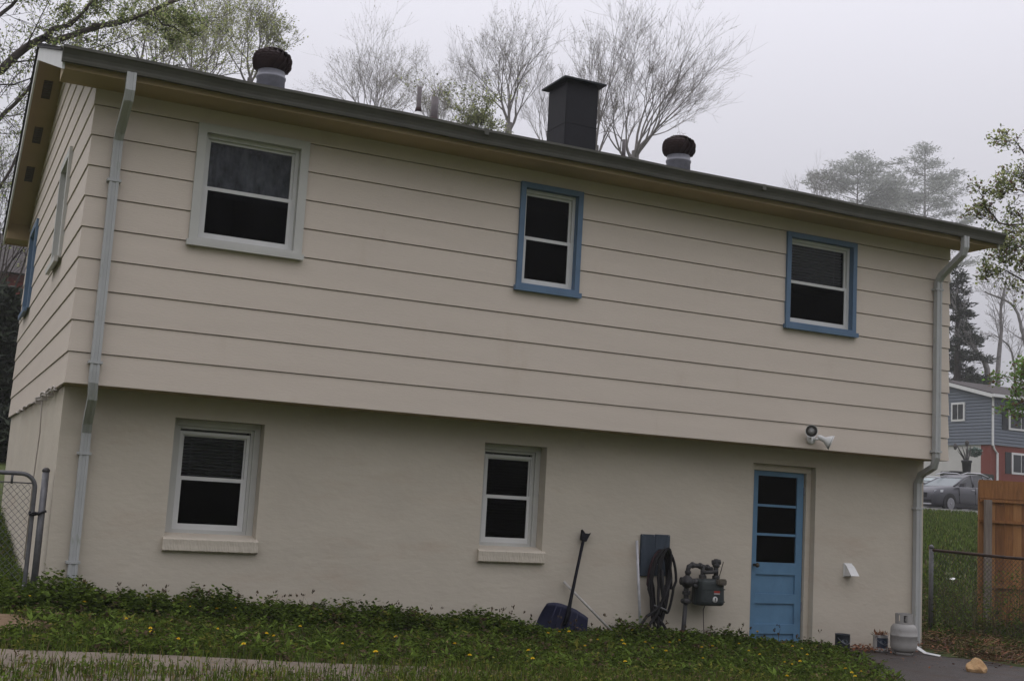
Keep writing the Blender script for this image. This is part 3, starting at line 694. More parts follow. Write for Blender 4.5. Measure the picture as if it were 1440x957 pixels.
m.tube([(7.325, Y, -1.60), (7.322, Y, -1.40)], .028, 10); m.lathe([(.03, 0), (.045, .012), (.045, .045), (.035, .055)], (7.325, Y, -1.60), 8, smooth=False)
m.lathe([(.034, 0), (.042, .015), (.042, .035), (.032, .05), (.036, .07), (.028, .095), (0, .10)], (7.322, Y, -1.455), 10)
m.lathe([(0, -.05), (.03, -.05), (.03, .05), (0, .05)], (7.322, Y, -1.395), 10, axis=(.9, -.3, .1)); m.build('inlet_pipe', PIPE, gm)
bm = bmesh.new(); bmesh.ops.create_cube(bm, size=1)
for v in bm.verts:
    v.co = Vector((7.205 + v.co.x * .335, Y - .02 + v.co.y * .24, -1.735 + v.co.z * .30)) 
    if v.co.z > -1.7: v.co.x = 7.205 + (v.co.x - 7.205) * .92
bmesh.ops.bevel(bm, geom=bm.edges[:], offset=.055, segments=4, affect='EDGES', profile=.6)
m = MB(); m.bm(bm, 0, True)
for zz in (-1.70, -1.84): m.box(7.05, 7.36, Y - .143, Y - .13, zz, zz + .012)
m.box(7.03, 7.38, Y - .03, Y - .01, -1.88, -1.60); body = m.build('meter_body', MET, gm)
m = MB(); m.bevbox(7.235, 7.355, Y - .185, Y - .12, -1.645, -1.575, .012); m.build('index_box', mat('index_tan', (.10, .085, .065), .5, .2, 9), body)
m = MB(); m.box(7.205, 7.285, Y - .1452, Y - .141, -1.735, -1.712, 0); m.box(7.205, 7.285, Y - .1452, Y - .141, -1.752, -1.7355, 1); m.build('warning_label', [mat('label_red', (.30, .035, .025), .5), mat('label_grey', (.3, .3, .3), .5)], body)
m = MB(); m.lathe([(0, 0), (.036, 0), (.034, .006), (0, .007)], (7.225, Y - .139, -1.81), 20, axis=(0, -1, 0)); db = m.build('dial', mat('dial_white', (.42, .42, .40), .4), body)
m = MB(); m.box(7.221, 7.230, Y - .1480, Y - .1465, -1.828, -1.800); m.lathe([(0, 0), (.010, 0), (.010, .001), (0, .001)], (7.2255, Y - .1465, -1.797), 10, axis=(0, -1, 0)); m.build('dial_mark', BLK, body)
m = MB(); m.tube([(7.48, .30, -1.39), (7.455, .31, -1.50), (7.42, .32, -1.62), (7.33, .345, -1.75), (7.24, .33, -1.95), (7.205, .26, -2.14), (7.19, .2, -2.34)], .0055, 5)
tag(m.build('wire', mat('brown_wire', (.05, .035, .03), .7)), 'thin brown wire rising behind the gas meter', 'wire')

# paint cans and propane tank
CAND = mat('can_dark', (.018, .022, .028), .4, .4, 10, noise2=(14, (1, 1, 1), (.10, .11, .12), .62, .72))
CANW = mat('can_white', (.36, .35, .33), .5, .2, 10, noise2=(9, (1, 1, 1), (.09, .06, .045), .55, .68))
def can(name, lab, x, y, h, r, light):
    z = G(x, y) + .03; t = thing(name, lab, 'paint can', (x, y, z))
    b_ = MB(); b_.lathe([(0, 0), (r, 0), (r + .003, .006), (r, .012), (r, h - .01), (r + .004, h), (r - .005, h), (r - .012, h - .02), (0, h - .022)], (x, y, z), 26); b_.build('can_body', CANW if light else CAND, t)
    k = MB(); n = 14; vs = []; a0 = -2.75; a1 = -1.0
    zz0, zz1 = (.045, h - .03) if light else (.03, h - .05)
    for i in range(n + 1):
        a = lerp(a0, a1, i / n)
        vs += [(x + (r + .0022) * math.cos(a), y + (r + .0022) * math.sin(a), z + zz0), (x + (r + .0022) * math.cos(a), y + (r + .0022) * math.sin(a), z + zz1)]
    k.add(vs, [(2 * i, 2 * i + 2, 2 * i + 3, 2 * i + 1) for i in range(n)], 0, True)
    k.build('label', mat('label_navy', (.022, .03, .05), .4, c2=(.04, .05, .075), scale=9) if light else mat('label_black', (.012, .014, .016), .4, c2=(.03, .034, .04), scale=12), t)
    e = MB()        # pale oval on the label
    vs = []; a_c = -2.0; zc2 = z + h * .60
    for i in range(20):
        q = 2 * math.pi * i / 20; a = a_c + .42 * math.cos(q); vs.append((x + (r + .0036) * math.cos(a), y + (r + .0036) * math.sin(a), zc2 + .022 * math.sin(q)))
    e.add(vs, [tuple(range(20))]); e.build('label_oval', mat('oval_grey', (.13, .15, .17), .5), t)
    hd = MB(); hd.tube([(x + (r + .008) * math.cos(a), y + (r + .008) * math.sin(a), z + h * .8 - .07 * math.sin((a + 2.9) / 2.4 * math.pi)) for a in np.linspace(-2.9, -.5, 14)], .0025, 5); hd.build('bail_handle', GALV, t)
    return t, z
can('paint_can', 'dark round paint can closest to the blue door on the wet paving', 9.08, .06, .20, .088, False)
t_, z_ = can('paint_can', 'whitish paint can with navy label and dead leaves on top', 9.69, .08, .195, .088, True)
LIT = mat('dead_leaves', (.14, .045, .018), .9, c2=(.24, .10, .045), scale=20); LIT2 = mat('dead_leaves_tan', (.22, .13, .07), .9, c2=(.12, .06, .03), scale=20)
def quads(P, U, Vv):      # rhombus leaf cards: base P, length vector U, half-width vector Vv
    V = np.stack([P, P + U * .45 + Vv, P + U, P + U * .45 - Vv], 1).reshape(-1, 3); F = np.arange(len(V)).reshape(-1, 4); return V, F
def leaf_scatter(name, P, size, mats, up=.5, parent=None, wfrac=.3, droop=0):
    n = len(P); th = RNG.uniform(0, 2 * np.pi, n); el = RNG.uniform(-.2, 1, n) * up + droop
    U = np.stack([np.cos(th) * np.cos(el), np.sin(th) * np.cos(el), np.sin(el)], 1); W_ = np.stack([-np.sin(th), np.cos(th), RNG.uniform(-.6, .6, n)], 1); W_ /= np.linalg.norm(W_, axis=1)[:, None]
    s_ = np.asarray(size) * RNG.uniform(.6, 1.3, n)
    V, F = quads(np.asarray(P), U * s_[:, None], W_ * (s_ * wfrac)[:, None])
    return np_mesh(name, V, [(F, RNG.integers(0, len(mats), n))], mats, parent)
n = 90; rr_ = .085 * np.sqrt(RNG.uniform(0, 1, n)); aa = RNG.uniform(0, 6.28, n)
o = leaf_scatter('leaf_pile', np.stack([9.69 + rr_ * np.cos(aa), .08 + rr_ * np.sin(aa), z_ + .178 + RNG.uniform(0, .03, n)], 1), .06, [LIT2, LIT], 1.2, wfrac=.14)
tag(o, 'dead brown leaves lying on top of the whitish paint can', 'dead leaves')
TANK = mat('tank_grey', (.33, .32, .30), .5, .08, 4, noise2=(5, (1, 1, 1.4), (.16, .12, .09), .58, .8))
tk = thing('propane_tank', 'grey white propane tank standing on the paving by the corner', 'gas cylinder', (9.78, -.22, G(9.78, -.22) + .03))
x, y, z = tk.location
m = MB(); m.lathe([(0, .03), (.11, .03), (.14, .055), (.155, .09), (.158, .13), (.158, .215), (.161, .218), (.161, .232), (.158, .235), (.157, .285), (.148, .325), (.12, .355), (.07, .375), (0, .38)], (x, y, z), 34); m.build('tank_body', TANK, tk)
m = MB(); m.lathe([(.105, 0), (.108, 0), (.108, .045), (.105, .045)], (x, y, z), 28); m.build('foot_ring', TANK, tk)
m = MB()
for a0, a1, z0, z1 in ((0, 360, .365, .385), (0, 360, .465, .485), (250, 300, .385, .465), (20, 70, .385, .465), (90, 190, .385, .465), (200, 225, .385, .465), (330, 345, .385, .465)):
    k = max(3, int((a1 - a0) / 12)); vs = []
    for i in range(k + 1):
        a = R(lerp(a0, a1, i / k))
        for r_ in (.099, .103):
            for zz in (z0, z1): vs.append((x + r_ * math.cos(a), y + r_ * math.sin(a), z + zz))
    m.add(vs, sum([[(4 * i, 4 * i + 4, 4 * i + 5, 4 * i + 1), (4 * i + 2, 4 * i + 3, 4 * i + 7, 4 * i + 6), (4 * i + 1, 4 * i + 5, 4 * i + 7, 4 * i + 3), (4 * i, 4 * i + 2, 4 * i + 6, 4 * i + 4)] for i in range(k)], []))
m.build('collar', TANK, tk)
m = MB(); m.lathe([(.03, .37), (.03, .39), (.016, .395), (.016, .43), (.022, .432), (.022, .44), (0, .445)], (x, y, z), 14); m.tube([(x, y, z + .41), (x - .045, y - .04, z + .41)], .014, 10); m.lathe([(.012, .445), (.03, .447), (.03, .462), (0, .465)], (x, y, z), 10); m.build('valve', mat('valve_dark', (.05, .045, .04), .4, .2, 8, metal=.4), tk)

m = MB(); zz = G(10.1, -.05) + .03
pts = [(10.0, .12, zz + .24), (10.03, .02, zz + .14), (10.08, -.12, zz + .07), (10.10, -.26, zz + .015), (10.14, -.46, zz + .006)]
vs = []; 
for i, p in enumerate(pts):
    hw = [.055, .05, .035, .028, .02][i]; vs += [(p[0] - hw, p[1], p[2]), (p[0] + hw, p[1] + .02, p[2] + .012), (p[0] + hw, p[1] + .02, p[2] + .016), (p[0] - hw, p[1], p[2] + .004)]
m.add(vs, sum([[(4 * i + k, 4 * i + (k + 1) % 4, 4 * i + 4 + (k + 1) % 4, 4 * i + 4 + k) for k in range(4)] for i in range(4)], []) + [(0, 1, 2, 3), (16, 17, 18, 19)])
tag(m.build('plastic_strip', WHITE), 'bent white strip lying on the ground right of the propane tank', 'scrap strip')
bm = bmesh.new(); bmesh.ops.create_icosphere(bm, subdivisions=3, radius=1)
rx, ry = 9.53, -1.59; rz = G(rx, ry) + .03
for v in bm.verts:
    c = v.co.copy(); k = 1 + .10 * math.sin(c.x * 5 + c.z * 3) * math.cos(c.y * 4) + random.uniform(-.02, .02)
    h_ = max(0, c.z) * (1.0 + .35 * c.x) 
    for nrm, dd in (((.7, -.5, .5), .72), ((-.6, -.3, .75), .62), ((-.2, .9, .4), .75), ((.1, -.8, .6), .70), ((.85, .2, .45), .8)):
        nn = Vector(nrm).normalized(); e = c.dot(nn) - dd
        if e > 0: c -= nn * e
    v.co = Vector((rx + c.x * .128 * k, ry + c.y * .11 * k, rz + (c.z * .105 + .045) * k * (1 + .25 * c.x)))
m = MB(); m.bm(bm, 0, False)
tag(m.build('rock', mat('tan_rock', (.34, .20, .09), .85, scale=9, c2=(.50, .33, .17), bump=.5, bscale=30)), 'orange tan rock on the edge of the dark paving', 'rock')

# ------------------------------------------------------------------ fences and gate
STEEL = mat('dull_steel', (.13, .13, .135), .5, .25, 12, metal=.35)
STEELD = mat('dark_steel', (.055, .052, .05), .6, .3, 12, metal=.25)
def mesh_panel(name, par, A, B, z0f, z1f, m_, s=.057, r=.0023):
    A, B = Vector(A), Vector(B); Ln = (B - A).length; d_ = (B - A) / Ln; segs = []
    n = int(Ln / s) + 30
    for sg in (1, -1):
        for i in range(-30, n + 30):
            u0 = i * s * 1.0; pp = []
            for k in range(40):
                t = k * s / 2 * 1.1; u_ = u0 + sg * k * s / 2
                if 0 <= u_ <= Ln:
                    za, zb = z0f(u_), z1f(u_)
                    if za + t <= zb: p = A + d_ * u_; pp.append(Vector((p.x + .004 * sg * (1 if k % 2 else -1) * d_.y, p.y - .004 * sg * (1 if k % 2 else -1) * d_.x, za + t)))
                    else: break
                elif pp: break
            if len(pp) > 1: segs.append(pp)
    m = MB()
    for pp in segs: m.tube([pp[0], pp[-1]] if False else pp, r, 4, cap=False)
    return m.build(name, m_, par)
GX, GY = -.055, .46; gzg = G(0, .5)
gp = thing('gate_post', 'round steel gate post against the left corner of the house', 'fence post', (GX, GY, gzg))
m = MB(); m.tube([(GX - .0, GY, gzg - .1), (GX, GY, -.80)], .031, 16); m.build('post', STEEL, gp)
m = MB(); m.lathe([(.033, -.812), (.036, -.805), (.034, -.79), (.02, -.775), (0, -.77)], (GX, GY, 0), 16); m.build('cap', STEELD, gp)
gt = thing('chain_link_gate', 'chain link gate with rounded steel frame at the left edge', 'gate', (-.62, .46, gzg))
m = MB(); x1, x0, zt, zb = -.135, -1.12, -.838, -1.965; rc = .13
path = [(x1, GY, zb + .02)]
path += [(x1, GY, lerp(zb + rc, zt - rc, t)) for t in (0, .5, 1)]
path += [(x1 - rc + rc * math.cos(a), GY, zt - rc + rc * math.sin(a)) for a in np.linspace(.2, math.pi / 2, 7)]
path += [(x0 + rc + rc * math.cos(a), GY, zt - rc + rc * math.sin(a)) for a in np.linspace(math.pi / 2, math.pi, 7)]
path += [(x0, GY, zb + rc)]
path += [(x0 + rc + rc * math.cos(a), GY, zb + rc + rc * math.sin(a)) for a in np.linspace(math.pi, 1.5 * math.pi, 7)]
path += [(x1 - rc + rc * math.cos(a), GY, zb + rc + rc * math.sin(a)) for a in np.linspace(1.5 * math.pi, 2 * math.pi - .1, 7)]
m.tube(path, .020, 10); m.build('gate_frame', STEEL, gt)
m = MB(); m.tube([(x0, GY, zt - .085), (x1, GY, zt - .085)], .006, 6); m.tube([(-.34, GY, zt), (-.34, GY, zt - .10)], .011, 6); m.build('tension_bar', STEEL, gt)
mesh_panel('chain_mesh', gt, (x0 + .01, GY, 0), (x1 - .01, GY, 0), lambda u: zb + .03, lambda u: zt - .085, STEEL)
m = MB()
m.tube([(GX - .035 + .045 * math.cos(a) - .03, GY - .03 + .045 * math.sin(a) * .8, -1.195 + .012 * math.sin(a * 3)) for a in np.linspace(0, 12.4, 34)], .0085, 6); m.tube([(-.16, GY - .03, -1.21), (-.11, GY - .05, -1.205), (-.05, GY - .05, -1.18), (-.02, GY - .04, -1.17)], .011, 6)
m.lathe([(.024, -.01), (.024, .01)], (-.135, GY, -1.205), 12)
tag(m.build('chain', BLK), 'black chain latching the gate to the steel gate post', 'chain')

# chain link fence on the right
fA = Vector((12.47, 2.1, 0)); fB = Vector((11.25, -1.1, 0)); 
fA = Vector((12.55, 2.15, 0)); fB = Vector((13.55, -1.35, 0))
cf_ = thing('chain_link_fence', 'rusty chain link fence at the right edge in front of the wooden fence', 'fence', (fA.x, fA.y, G(fA.x, fA.y)))
RUSTY = mat('rusty_rail', (.055, .035, .028), .75, .4, 10, noise2=(8, (1, 1, 1), (.10, .045, .02), .55, .7))
zt0, zt1 = -1.165, -1.205
m = MB(); m.tube([(fA.x, fA.y, -2.6), (fA.x, fA.y, zt0 + .02)], .034, 14); m.build('post', STEEL, cf_)
m = MB(); m.lathe([(.037, zt0 + .0), (.037, zt0 + .03), (.02, zt0 + .055), (0, zt0 + .06)], (fA.x, fA.y, 0), 14); m.build('post_cap', STEEL, cf_)
m = MB(); m.tube([(fB.x, fB.y, -2.7), (fB.x, fB.y, zt1 + .02)], .034, 14); m.build('post', STEEL, cf_)
mid = (fA + fB) / 2
m = MB(); m.tube([(fA.x, fA.y, zt0 - .02), (lerp(fA.x, fB.x, .33), lerp(fA.y, fB.y, .33), lerp(zt0, zt1, .33) - .035), (lerp(fA.x, fB.x, .7), lerp(fA.y, fB.y, .7), lerp(zt0, zt1, .7) - .02), (fB.x, fB.y, zt1 - .02)], .022, 10); m.build('top_rail', RUSTY, cf_)
LnF = (fB - fA).length
mesh_panel('chain_mesh', cf_, fA, fB, lambda u: G(lerp(fA.x, fB.x, u / LnF), lerp(fA.y, fB.y, u / LnF)) + .02, lambda u: lerp(zt0, zt1, u / LnF) - .03, STEELD, s=.06, r=.0026)

WOOD = mat('orange_stained_wood', (.20, .085, .030), .75, scale=5, c2=(.34, .155, .055), stretch=(6, 6, .5), bump=.3, bscale=20, noise2=(3, (3, 3, .5), (.11, .055, .028), .55, .75))
WOODP = mat('grey_weathered_post', (.17, .14, .12), .85, scale=5, c2=(.26, .22, .19), stretch=(5, 5, .5))
WOODS = [WOOD, mat('orange_wood_light', (.27, .125, .045), .75, scale=5, c2=(.40, .20, .08), stretch=(6, 6, .5), bump=.3, bscale=20), mat('orange_wood_dark', (.15, .065, .026), .75, scale=5, c2=(.26, .115, .042), stretch=(6, 6, .5), bump=.3, bscale=20)]
wA = Vector((14.63, 3.20, 0)); wd = Vector((.905, -.425, 0)).normalized(); wn = Vector((-wd.y, wd.x, 0))
wf = thing('wooden_fence', 'orange stained wooden board fence at the right edge', 'fence', (wA.x, wA.y, G(wA.x, wA.y)))
for k in range(9):
    a = wA + wd * (k * .145); zb = G(a.x, a.y) - .03 + .35 * 0
    m = MB(); zt_ = -.02 + random.uniform(-.012, .012)
    c0 = a + wn * .05; hw = .069
    p = [c0, c0 + wd * hw * 2]
    poly = [(p[0].x, p[0].y, zb), (p[1].x, p[1].y, zb), (p[1].x, p[1].y, zt_ - .03), (p[1].x - wd.x * .03, p[1].y - wd.y * .03, zt_), (p[0].x + wd.x * .03, p[0].y + wd.y * .03, zt_), (p[0].x, p[0].y, zt_ - .03)]
    m.prism(poly, wn * .018); m.build('picket', WOODS[k % 3 if k % 4 else 1], wf)
for z_r, h_ in ((-.36, .05), (-.70, .045), (-1.75, .045)):
    m = MB(); c = wA + wd * .68 + Vector((0, 0, z_r)); m.obox(c + wn * .027, wd * .66, wn * .02, (0, 0, h_ * .5)); m.build('rail', WOOD, wf)
m = MB(); c = wA + wd * .65 + Vector((0, 0, -.175)); m.obox(c + wn * .025, wd * .645, wn * .012, (0, 0, .150)); m.build('top_board', WOOD, wf)
for u_ in (.12,):
    m = MB(); c = wA + wd * u_ - wn * .05; zb = G(c.x, c.y); m.obox((c.x, c.y, (zb - .3 + -.35) / 2), wd * .05, wn * .05, (0, 0, (-.35 - zb + .3) / 2)); m.build('post', WOODP, wf)

# brown fence glimpsed past the overhang
bf = thing('plank_fence', 'far brown plank fence seen past the downspout beside the grey house', 'fence', (45.9, 36.6, G(45.9, 36.6)))
for k in range(14):
    m = MB(); x0 = 42.2 + k * .3; zb = G(x0, 37) - .05; m.box(x0, x0 + .28, 37.0, 37.03, zb, zb + 2.75 + random.uniform(-.03, .03)); m.build('picket', WOOD, bf)
m = MB(); m.box(42.2, 46.4, 36.95, 36.995, 1.6, 1.7); m.box(42.2, 46.4, 36.95, 36.995, .5, .6); m.build('rail', WOOD, bf)

# ------------------------------------------------------------------ the street: neighbour house, cars, planter
GREYS = mat('grey_blue_siding', (.135, .155, .185), .65, .06, 2)
BRICK = mat('red_brick', (.15, .034, .024), .85, scale=14, c2=(.21, .052, .037), stretch=(1, 1, 3))
CREAM = mat('white_block', (.50, .49, .46), .8, .06, 2)
DGLASS = mat('far_glass', (.03, .032, .035), .15, spec=.4)
SHUT = mat('dark_shutter', (.02, .022, .025), .6)
RSH = mat('brown_roof', (.060, .052, .050), .95, .25, 6, bump=.3, bscale=30)
HX, HY, HB = 54.2, 39.75, G(54.2, 39.75) - .15
nh = thing('neighbour_house', 'grey sided house with red brick and white block lower walls across street', 'house', (HX + 5, HY + 4, HB))
z1, z2 = 4.06, 6.95
m = MB(); lap_wall(m, (HX, HY + 8, z1), (0, -1, 0), (-1, 0, 0), 8, 4.6, [], E=.19, slo=lambda z: max(0, (z - (z2 - z1)) / .26), shi=lambda z: 8 - max(0, (z - (z2 - z1)) / .26), lip=.03, top=.0, gap=.03, back=-.02)
lap_wall(m, (HX, HY, z1), (1, 0, 0), (0, -1, 0), 12, z2 - z1, [], E=.19, lip=.03, top=.0, gap=.03, back=-.02); m.build('siding', GREYS, nh)
m = MB(); m.box(HX + .08, HX + .12, HY + .8, HY + 8, HB - .5, z1); m.build('block_wall', CREAM, nh)
m = MB(); m.box(HX + .06, HX + 12, HY + .06, HY + .2, HB - .5, z1 - .003); m.box(HX + .058, HX + .14, HY + .2, HY + .8, HB - .5, z1 - .003); m.build('brick_wall', BRICK, nh)
m = MB()
for y0, y1, s_ in ((HY - .35, HY + 4, 1), (HY + 8.35, HY + 4, -1)):
    zz0 = z2 - .09; zz1 = z2 + .26 * 4
    v = [(x, y, z + dz) for x in (HX - .3, HX + 12.3) for y, z in ((y0, zz0), (y1, zz1)) for dz in (0.03, .16)]
    m.add(v, [(0, 1, 3, 2), (4, 6, 7, 5), (0, 4, 5, 1), (2, 3, 7, 6), (0, 2, 6, 4), (1, 5, 7, 3)])
m.build('roof', RSH, nh)
m = MB()
for y0, y1 in ((HY - .35, HY + 4), (HY + 8.35, HY + 4)):
    v = [(x, y, z + dz) for x in (HX - .315, HX - .28) for y, z in ((y0, z2 - .09), (y1, z2 + 1.04)) for dz in (-.12, .10)]
    m.add(v, [(0, 1, 3, 2), (4, 6, 7, 5), (0, 4, 5, 1), (2, 3, 7, 6), (0, 2, 6, 4), (1, 5, 7, 3)])
m.box(HX - .3, HX + 12.3, HY - .48, HY - .355, z2 - .16, z2 + .02); m.build('trim', WHITE, nh)
m = MB(); m.box(HX + .02, HX + .12, HY - .12, HY - .03, z1 - .05, z2 - .1); m.tube([(HX + .07, HY - .07, z1 + .1), (HX + .3, HY + .02, z1 - .25), (HX + .5, HY - .02, z1 - .5)], .05, 6); m.box(HX + .45, HX + .55, HY - .06, HY + .03, HB, z1 - .45); m.build('downspout', WHITE, nh)
def nwin(axis, a, b, za, zb, sh=False):
    w_ = MB(); g = MB()
    if axis == 'x':
        w_.box(HX - .07, HX + .02, a, b, za, zb); o = w_.build('window', WHITE, nh); g.box(HX - .085, HX - .072, a + .12, (a + b) / 2 - .03, za + .12, zb - .12); g.box(HX - .085, HX - .072, (a + b) / 2 + .03, b - .12, za + .12, zb - .12)
    else:
        yq = HY - .05 if za > z1 else HY + .05
        w_.box(a, b, yq - .04, yq + .05, za, zb); o = w_.build('window', WHITE, nh); g.box(a + .12, (a + b) / 2 - .03, yq - .055, yq - .042, za + .12, zb - .12); g.box((a + b) / 2 + .03, b - .12, yq - .055, yq - .042, za + .12, zb - .12)
        if sh:
            for xa in (a - .5, b + .06): s_ = MB(); s_.box(xa, xa + .44, yq - .03, yq + .03, za, zb); s_.build('shutter', SHUT, o)
    g.build('pane', DGLASS, o)
nwin('x', HY + 1.95, HY + 3.0, z1 + 1.42, z1 + 2.55)
nwin('y', HX + 1.35, HX + 3.3, z1 + .95, z1 + 2.15, True); nwin('y', HX + 1.7, HX + 3.2, z1 - 1.6, z1 - .35, True)

h3 = thing('far_house', 'pale gabled house end behind the grey house at the right edge', 'house', (82, 52, -.2))
m = MB(); m.box(80.2, 90, 52, 60, -.5, 10.2); m.build('wall', CREAM, h3)
m = MB()
v = [(79.4, 51.3, 10.0), (79.4, 60.7, 10.0), (79.4, 56, 12.2), (91, 51.3, 10.0), (91, 60.7, 10.0), (91, 56, 12.2)]
m.add([(a[0], a[1], a[2] + .3) for a in v] + v, [(0, 2, 5, 3), (1, 4, 5, 2), (6, 9, 11, 8), (7, 8, 11, 10), (0, 3, 9, 6), (1, 7, 10, 4), (0, 6, 8, 2), (1, 2, 8, 7)]); m.build('roof', RSH, h3)

# planter
px_, py_ = 50.75, 38.25; pz_ = 2.12
pl = thing('potted_plant', 'tall dark potted plant with dry stalks in front of white block wall', 'plant', (px_, py_, G(px_, py_)))
m = MB(); m.lathe([(0, pz_ + .10), (.21, pz_ + .10), (.26, pz_ + .66), (.29, pz_ + .68), (.29, pz_ + .78), (.25, pz_ + .78), (.24, pz_ + .7), (0, pz_ + .68)], (px_, py_, 0), 20); m.build('pot', BLK, pl)
m = MB(); m.bevbox(px_ - 1.3, px_ + 1.6, py_ - .5, py_ + .7, G(px_, py_) - .2, pz_ + .095, .05); m.build('plinth', mat('plinth_dark', (.04, .045, .035), .9, .3, 3), pl)
m = MB()
for dx, dz, rr in ((-.75, .95, .04), (-.5, .6, .05), (-.25, .8, .04), (.12, 1.05, .05), (.05, .7, .05), (.4, .85, .04), (-.6, .55, .03), (.3, .6, .03)):
    m.tube([(px_ + dx * .15, py_, pz_ + .65), (px_ + dx * .55, py_, pz_ + .7 + dz * .5), (px_ + dx, py_ + .1, pz_ + .75 + dz)], [rr * .6, rr, rr * .3], 6)
for dx, dz in ((.12, 1.0), (-.75, .75)): m.lathe([(0, 0), (.07, .05), (.12, .22), (.06, .34), (0, .36)], (px_ + dx, py_ + .1, pz_ + dz + .55), 8)
m.build('stalk', mat('dry_stalk', (.05, .045, .042), .9, .3, 5), pl)
n = 420; v_ = RNG.normal(0, 1, (n, 3)); v_ /= np.linalg.norm(v_, axis=1)[:, None]
leaf_scatter('foliage', np.array([px_ + .72, py_ + .1, pz_ + 1.25]) + v_ * (.34 * RNG.uniform(.3, 1, (n, 1)) ** .5) * np.array([1.2, 1, .8]), .16, [mat('dusty_green', (.12, .17, .14), .9, .3, 6)], 1.2, pl, .3)
m = MB(); m.lathe([(0, 0), (.2, .02), (.32, .16), (.36, .26), (.3, .26), (.18, .12), (0, .12)], (px_ - 1.1, py_ - .3, pz_ - .15), 18); m.lathe([(.2, 0), (.08, .1), (.07, pz_ - .3 - G(px_, py_)), (.2, pz_ - .14 - G(px_, py_))], (px_ - 1.1, py_ - .3, G(px_, py_)), 14)
tag(m.build('bowl_planter', BLK), 'low dark bowl planter left of the tall potted plant', 'planter')

